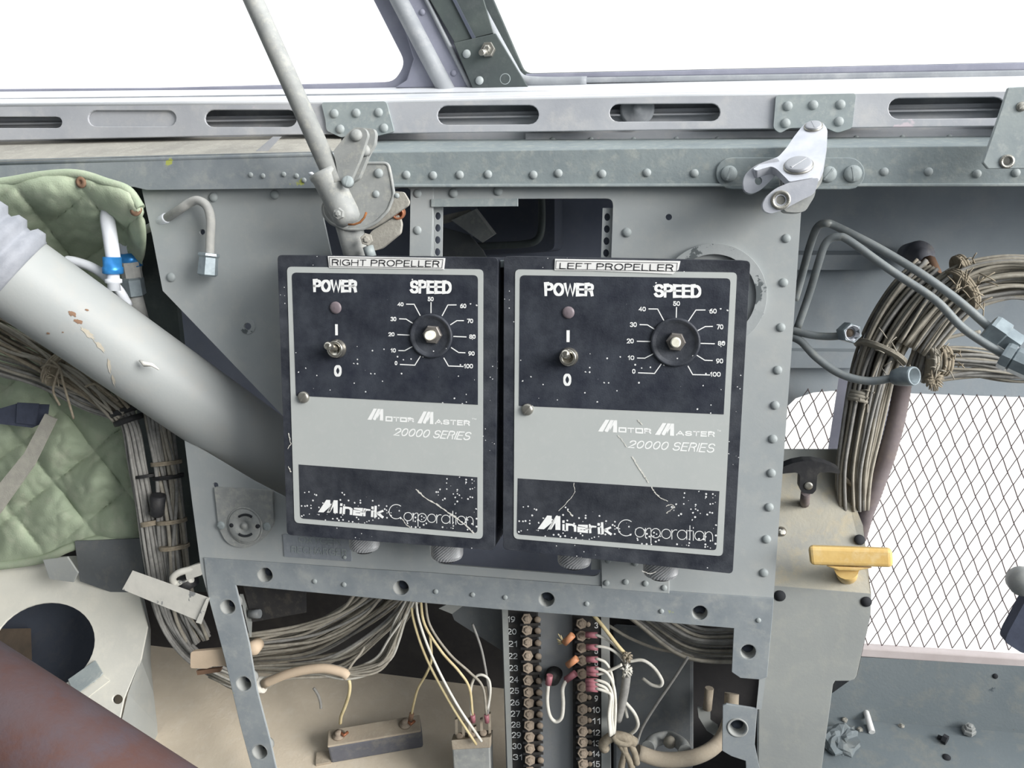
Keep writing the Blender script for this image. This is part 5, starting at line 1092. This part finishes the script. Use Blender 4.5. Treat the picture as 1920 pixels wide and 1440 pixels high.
MB().lathe(nc, nd, [(8*s_,-.008),(17*s_,-.007),(20*s_,-.004),(20*s_,.004),(18*s_,.0055),(14.5*s_,.0055),(13.5*s_,-.002),(0,-.002)], 6, smooth=False).obj('hex_nut', MT['linenut'], t)
MB().lathe(nc+nd.normalized()*.0045, nd, [(14*s_,-.004),(15.5*s_,0),(15.5*s_,.001),(13*s_,.001),(12*s_,-.004)], 24).obj('nut_lip', MT['alu'], t)
MB().lathe(nc, nd, [(9*s_,-.003),(8*s_,.0015),(0,.0025)], 12).obj('plug', MT['unit'], t)
t = line('lower curved pipe ending in an open round sleeve', c1((235,1050),(300,1085),(400,1190),(560,1300),(750,1348),(940,1325)), [.085,.08,.072,.065,.06,.058], 7.5)
a = U(1674,707,.058); b = U(1715,705,.045); d = b-a; s_ = mpp(1690,706,.05)
MB().lathe(a, d, [(8*s_,0),(15*s_,.0015),(18*s_,.006),(18.5*s_,d.length*.9),(17.5*s_,d.length),(14.5*s_,d.length),(13.5*s_,d.length*.5),(0,d.length*.5)], 24).obj('sleeve_nut', MT['linenut'], t)
# wire bundles at right
g = 'wire bundles'
hu = harness('wire_harness', 'thick beige wire bundle arriving from the upper right edge', [(2000,540,.11),(1920,520,.11),(1850,526,.11),(1795,548,.11),(1750,590,.112),(1705,650,.115)], 44, .0165, .0013, ['wire','wire','wire2'], 31, g, wob=.2)
tie(1800,545,.11,150,.0165,hu,'cord',.002,26,7); tie(1800,500,.115,160,.008,hu,'cord',.002,10,9)
hc = harness('wire_harness', 'thick curved wire bundle bending down in front of the meshed opening', [(1760,520,.125),(1715,560,.122),(1672,620,.12),(1644,680,.12),(1628,740,.12),(1614,810,.12),(1602,880,.122),(1600,950,.125)], 60, [.0195,.0135], .0013, ['wire','wire','wire2'], 32, g, wob=.12)
tie(1612,745,.118,105,.0085,hc,'wire',.003,6,3); tie(1650,660,.118,118,.0195,hc,'wire',.001,8,5)
hm = harness('wire_harness', 'grey wire bundle running in from the right edge below the pipes', [(2000,690,.115),(1900,690,.115),(1830,680,.115),(1770,676,.115),(1735,678,.116)], 28, .0105, .0012, ['wire','wire2'], 33, g, wob=.15)
tie(1765,677,.113,180,.0108,hm,'cord',.0026,10,4); tie(1745,678,.113,180,.0108,hm,'wire',.0024,16,6)
hm2 = harness('wire_harness', 'thin strand of wires arching from the low tie to the right edge', [(2000,712,.112),(1900,702,.112),(1830,700,.112),(1775,704,.112),(1735,712,.112)], 8, .0042, .0014, ['wire','wire2'], 34, g)
fz = thing('frayed_cord', 'frayed cord tuft below the open round sleeve', 'cord', U(1755, 712, .105))
rg = random.Random(8); tuft((1752,712),18,30,fz,'cord',.106)
h5 = harness('wire_harness', 'narrow wire bundle falling between the curved bundle and the low tie', [(1745,600,.118),(1738,640,.118),(1722,690,.118),(1713,712,.118)], 10, .007, .0015, ['wire','wire2'], 35, g, wob=.15)
loose('thin pale wire arcing above the grey bundle at right', [(1745,652,.11),(1765,638,.11),(1800,628,.11),(1838,622,.11)], .0013, 'wire')
loose('brown wire dropping beside the curved bundle', [(1790,560,.12),(1755,590,.12),(1730,620,.12),(1712,660,.12)], .0016, 'brown')
# clamp on the skin
cl = thing('bundle_clamp', 'dark bolted clamp on the grey skin above the curved bundle', 'clamp', U(1720, 490, .2))
MB().lathe(U(1722,478,.21), NV, [(.010,-.03),(.012,0),(.0105,.009),(.007,.011),(.006,.015),(.003,.017),(0,.017)], 24).obj('boss', MT['blockside'], cl)
MB().tube([U(1740,490,.18), U(1764,545,.15), U(1772,590,.14)], .006, 8).obj('rusty_strap', MT['brown'], cl)
MB().slab([(1700,500),(1732,500),(1748,560),(1716,575)], .19, .004).obj('dark_tab', MT['dark'], cl)
ss = thing('skin_stiffener', 'horizontal stiffener rail across the grey blue skin at right', 'rail', U(1560, 500, .24))
MB().hexa(us([(1455,478),(1660,478),(1660,506),(1455,506)], .235), us([(1455,470),(1660,470),(1660,500),(1455,500)], .25)).obj('rail', MT['darkwall'], ss)
ss = thing('skin_stiffener', 'lower grey rail just above the meshed opening', 'rail', U(1560, 665, .24))
MB().hexa(us([(1455,658),(1625,660),(1625,690),(1455,690)], .235), us([(1455,652),(1625,654),(1625,684),(1455,684)], .25)).obj('rail', MT['darkwall'], ss)
# spiral wrapped hose and strut
sp = thing('spiral_hose', 'spiral wrapped brown grey hose crossing the meshed opening', 'hose', U(1660, 860, .125))
P = crom([U(1694,690,.13),U(1690,735,.13),U(1677,800,.128),U(1660,860,.126),U(1640,915,.125),U(1624,960,.125),U(1612,1010,.13)], 14)
MB().tube(P, [(15.5*mpp(1660,860,.125))*(1+.05*(i % 2))*(1-.25*max(0,(i-62)/22)) for i in range(len(P))], 16).obj('sleeve', MT['wrap'], sp)
stt = thing('window_strut', 'dark painted strut behind the curved bundle across the meshed opening', 'strut', U(1570, 800, .2))
MB().hexa(us([(1574,700),(1612,700),(1590,845),(1552,845)], .2), us([(1574,700),(1612,700),(1590,845),(1552,845)], .22)).obj('strut', MT['purple'], stt)
st2 = thing('window_strut', 'thin curved dark strip along the left side of the spiral hose', 'strut', U(1650, 830, .2))
MB().tube(us([(1668,740),(1658,800),(1640,860),(1618,905)], .18), .0028, 8).obj('strip', MT['purple'], st2)
loose('tan cord pair tied from the pedestal to the spiral hose', [(1570,885,.12),(1590,903,.118),(1606,915,.118),(1620,925,.12)], .002, 'cord')
# wire mesh
wm = thing('wire_mesh', 'rusty expanded wire mesh covering the bright opening at right', 'mesh', U(1750, 1225, .24))
YM = .242; mb = MB(); inside = lambda x, y: 1430 < x < 2010 and y > (728 if x > 1540 else 728) and y < 1216+(x-1620)*.068
bx_, by_ = 9.6, 24.2; ax_, ay_ = 26.4, .9
for i in range(-24, 26):
    pts = []
    for j in range(-2, 24):
        zx = .8*(1 if j % 2 else -1)
        x = 1700+ax_*i+bx_*j + zx; y = 735+ay_*i+by_*j
        pts.append((x, y))
    run = []
    for p in pts+[(0,0)]:
        if inside(*p): run.append(p)
        else:
            if len(run) > 1: mb.tube(us(run, YM), .0005, 4, smooth=False)
            run = []
    for p in pts:
        q = (p[0]+ax_-bx_, p[1]+ay_-by_)
        if inside(*p) and inside(*q): mb.tube([U(*p,YM), U((p[0]+q[0])/2,(p[1]+q[1])/2,YM), U(*q,YM)], .0004, 4, smooth=False)
    x = 1620+26.4*i; y = 1216+(x-1620)*.068
    if 1430 < x < 2010:
        mb.tube(us([(x,y+2),(x+12,y+20),(x+25,y+3)], YM-.002), .0007, 4, smooth=False)
mb.obj('mesh', MT['mesh'], wm)
MB().slab([(1440,1206),(1560,1212),(2080,1247),(2080,1262),(1560,1228),(1440,1222)], YM-.006, .012).obj('bottom_rail', MT['rail'], wm, .001)
# pedestal
pd = thing('switch_pedestal', 'grey sheet metal pedestal with two T handles beside the panel', 'pedestal', U(1530, 1440, .1))
yf = .078
low = [(1425,1095),(1633,1112),(1632,1155),(1607,1266),(1602,1274),(1594,1277),(1566,1277),(1562,1284),(1541,1440),(1528,1540),(1420,1540)]
MB().prism(us(low, yf), BK*.003).obj('front_sheet', MT['ped'], pd, .0006)
tp0 = us([(1425,1096),(1633,1113)], yf); tp1 = [U(1425,882,.135), U(1578,884,.135)]
e1_ = U(1618,985,.108)
MB().add([tp0[0],tp0[1],e1_,tp1[1],tp1[0]]+[p+V((0,.002,-.002)) for p in (tp0[0],tp0[1],e1_,tp1[1],tp1[0])], [[0,1,2,3,4],[9,8,7,6,5],[0,5,6,1],[1,6,7,2],[2,7,8,3],[3,8,9,4],[4,9,5,0]]).obj('sloping_top', MT['pedtop'], pd)
MB().slab([(1440,843),(1577,843),(1580,895),(1440,895)], .137, .003).obj('back_flap', MT['ped'], pd, .0005)
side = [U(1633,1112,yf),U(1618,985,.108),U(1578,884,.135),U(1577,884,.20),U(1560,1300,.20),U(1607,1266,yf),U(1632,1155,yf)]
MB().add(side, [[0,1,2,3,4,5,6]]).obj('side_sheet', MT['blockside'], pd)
MB().lathe(U(1462,1117,yf), NV, [(.0044,-.001),(.0044,.0005),(0,.0005)], 16).obj('hole_disc', MT['hole'], pd)  # dark discs coloured to read as open, shaded holes
MB().lathe(U(1624,1128,yf), NV, [(.004,-.001),(.004,.0006),(0,.0006)], 16).obj('hole_disc', MT['hole'], pd)
MB().lathe(U(1612,1012,.1005), V((.1,-.8,.6)), [(.004,-.001),(.004,.0006),(0,.0006)], 16).obj('hole_disc', MT['hole'], pd)
MB().lathe(U(1465,997,.104), V((.1,-.8,.6)), [(.004,-.001),(.004,.001),(.002,.0016),(0,.0016)], 16).obj('hole_disc', MT['chrome'], pd)  # bright disc set where the sheet has an open hole
# black T handle
kb = MB()
arcb = cB((110,690),(170,668),(230,645),(300,632),(360,632),(430,645),(490,668),(532,690),(530,716),(470,705),(400,706),(385,722),(378,820),(355,845),(300,840),(272,815),(276,722),(250,706),(180,712),(110,722))
kb.slab(rnd(arcb, 3), .084, .014)
hb = kb.obj('pull_handle', MT['black'], pd, .003, 3); lab(hb, 'black T shaped pull handle')
MB().lathe(U(1516,911,.0838), NV, [(.0032,0),(.0028,.0006),(.0012,.0004),(0,.0004)], 16).obj('rivet', MT['steel'], hb)
MB().tube([U(1511,922,.092), U(1509,938,.108), U(1509,944,.118)], .0036, 10).obj('shaft', MT['wrap'], hb)
# yellow T handle
yh = MB().hexa(us(cB((325,1178),(868,1196),(874,1322),(338,1306)), .045), us(cB((330,1168),(862,1186),(866,1290),(345,1276)), .058)).obj('pull_handle', MT['yellow'], pd, .003, 3); lab(yh, 'yellow T shaped pull handle')
MB().hexa(us(cB((440,1306),(740,1318),(640,1340),(520,1336)), .047), us(cB((440,1296),(740,1308),(640,1330),(520,1326)), .060)).obj('web', MT['yellow'], yh, .001)
MB().tube([U(1587,1064,.052), U(1588,1072,.066), U(1588,1078,.09)], [.0085,.0075,.0075], 16).obj('shaft', MT['yellow'], yh)
# ledge under the mesh
lg = struct('trim_7', 'mottled blue grey ledge below the meshed opening', 'ledge', U(1750, 1320, .2))
l0 = us([(1430,1222),(2080,1258)], .236); l1 = us([(1430,1335),(2080,1388)], .225)
MB().hexa([l0[0],l0[1],l1[1],l1[0]], [p+BK*.01 for p in (l0[0],l0[1],l1[1],l1[0])]).obj('riser', MT['ledge'], lg)
LP0 = l1[0]
def onl(px, py, h=0):
    nn = (l1[1]-l1[0]).cross(V((0,math.cos(LEAN),math.sin(LEAN)))).normalized()
    if nn.z < 0: nn = -nn
    return UP(px, py, LP0+nn*h, nn), nn
q = [onl(*p)[0] for p in ((1420,1328),(2080,1382),(2080,1560),(1420,1560))]; nn = onl(1700,1400)[1]
MB().hexa(q, [p-nn*.006 for p in q]).obj('shelf', MT['ledge'], lg)
q = [onl(*p, .0012)[0] for p in ((1640,1353),(1770,1375),(1905,1394),(2080,1412),(2080,1560),(1400,1560),(1420,1490),(1535,1400))]
MB().prism(q, -nn*.0012).obj('lap_sheet', MT['ledge'], lg)
MB().lathe(onl(1775,1420,.0014)[0], nn, [(.0035,0),(.0035,.0004),(0,.0004)], 14).obj('rivet_hole', MT['hole'], lg)
rivets([(1866,1268,5)], .234, 5, lg, 'hole')
def onobj(name, label, cat, px, py, group=None): return thing(name, label, cat, onl(px, py)[0], group)
tw = onobj('plastic_stick', 'short white stick lying on the dirty ledge', 'stick', 1628, 1350)
MB().tube([onl(1620,1324,.006)[0], onl(1627,1345,.006)[0], onl(1635,1373,.004)[0]], [.0028,.0028,.0030], 10).obj('stick', MT['tape'], tw)
nt_ = onobj('screw', 'loose screw standing on the ledge near the right edge', 'screw', 1816, 1368)
inst('nut', mk_nut, 'head', MT['gray'], onl(1816,1372,.002)[0], nt_, nn, .006)
inst('rb', mk_nut, 'shank', MT['gray'], onl(1818,1366,.006)[0], nt_, nn, .0045)
bb = onobj('bolt', 'dark bolt lying on the ledge beside the empty rivet hole', 'bolt', 1770, 1386)
MB().tube([onl(1758,1381,.003)[0], onl(1768,1385,.003)[0]], .002, 8).obj('shank', MT['hole'], bb)
MB().tube([onl(1767,1384,.004)[0], onl(1776,1389,.004)[0]], .0045, 6, smooth=False).obj('head', MT['hole'], bb)
rg = random.Random(4)
cm = onobj('debris_clump', 'crumpled grey scrap heaped against the pedestal foot', 'debris', 1575, 1390)
vs = []; nlat, nlon = 10, 16; cc, nn2 = onl(1575,1388,.002)
for i in range(nlat+1):
    for j in range(nlon):
        th = math.pi*i/nlat; ph = 2*math.pi*j/nlon; d = AX*math.cos(ph)*math.sin(th)+GUP*math.cos(th)*.5+V((0,1,.3)).normalized()*math.sin(ph)*math.sin(th)
        vs.append(cc+d*.017*(1+.5*mn.noise(d*3.1+V((3,1,2)))+.25*mn.noise(d*8)))
MB().add(vs, [[i*nlon+j, i*nlon+(j+1) % nlon, (i+1)*nlon+(j+1) % nlon, (i+1)*nlon+j] for i in range(nlat) for j in range(nlon)]).obj('scrap', MT['ledge'], cm)
def pebble(px, py, s, mat, label):
    t = onobj('stone_chip', label, 'stone', px, py, 'stone chips on the ledge'); c = onl(px, py, s*.4)[0]; v = []
    for i in range(5):
        for j in range(7):
            th = math.pi*i/4; ph = 2*math.pi*j/7; v.append(c+V((math.cos(ph)*math.sin(th), math.sin(ph)*math.sin(th), math.cos(th)*.7))*s*rg.uniform(.75,1.2))
    MB().add(v, [[i*7+j, i*7+(j+1) % 7, (i+1)*7+(j+1) % 7, (i+1)*7+j] for i in range(4) for j in range(7)]).obj('stone', MT[mat], t)
pebble(1698,1336,.0055,'tape','white stone chip on the ledge below the mesh')
pebble(1650,1334,.003,'dusty','tiny stone chip between the stick and the white chip')
pebble(1690,1362,.003,'dusty','tiny stone chip just below the white chip')
pebble(1731,1352,.003,'gray','small grey chip right of the white chip')
pebble(1612,1368,.003,'dusty','tiny stone chip left of the lower end of the stick')
pebble(1584,1350,.003,'dusty','tiny stone chip nearest the pedestal')
pebble(1900,1365,.003,'brown','brown chip near the right edge of the ledge')
pebble(1590,1413,.0022,'tape','bright chip in front of the crumpled scrap')
# dark lever at the right edge
dl_ = thing('control_lever', 'dark lever tip with a pale knob at the right edge', 'lever', U(1910, 1180, .12))
MB().slab(rnd([(1926,1120),(1990,1120),(1990,1235),(1915,1224),(1884,1204),(1889,1188)],[4,0,0,6,8,8]), .12, .012).obj('lever', MT['strapd'], dl_, .002)
MB().lathe(U(1920,1093,.12), NV, [(.008,-.012),(.0105,-.008),(.011,0),(.008,.006),(0,.008)], 20).obj('knob', MT['gray'], dl_)
# ---------------------------------------------------------------- lean the whole cockpit back so that z is plumb
for o in list(COL.objects):
    if o.parent is None and o.type not in ('CAMERA', 'LIGHT'):
        loc = V(o.location); o.location = LIFT @ loc
        r = o.rotation_euler.to_matrix().to_4x4(); o.rotation_euler = (ROT @ r).to_euler()
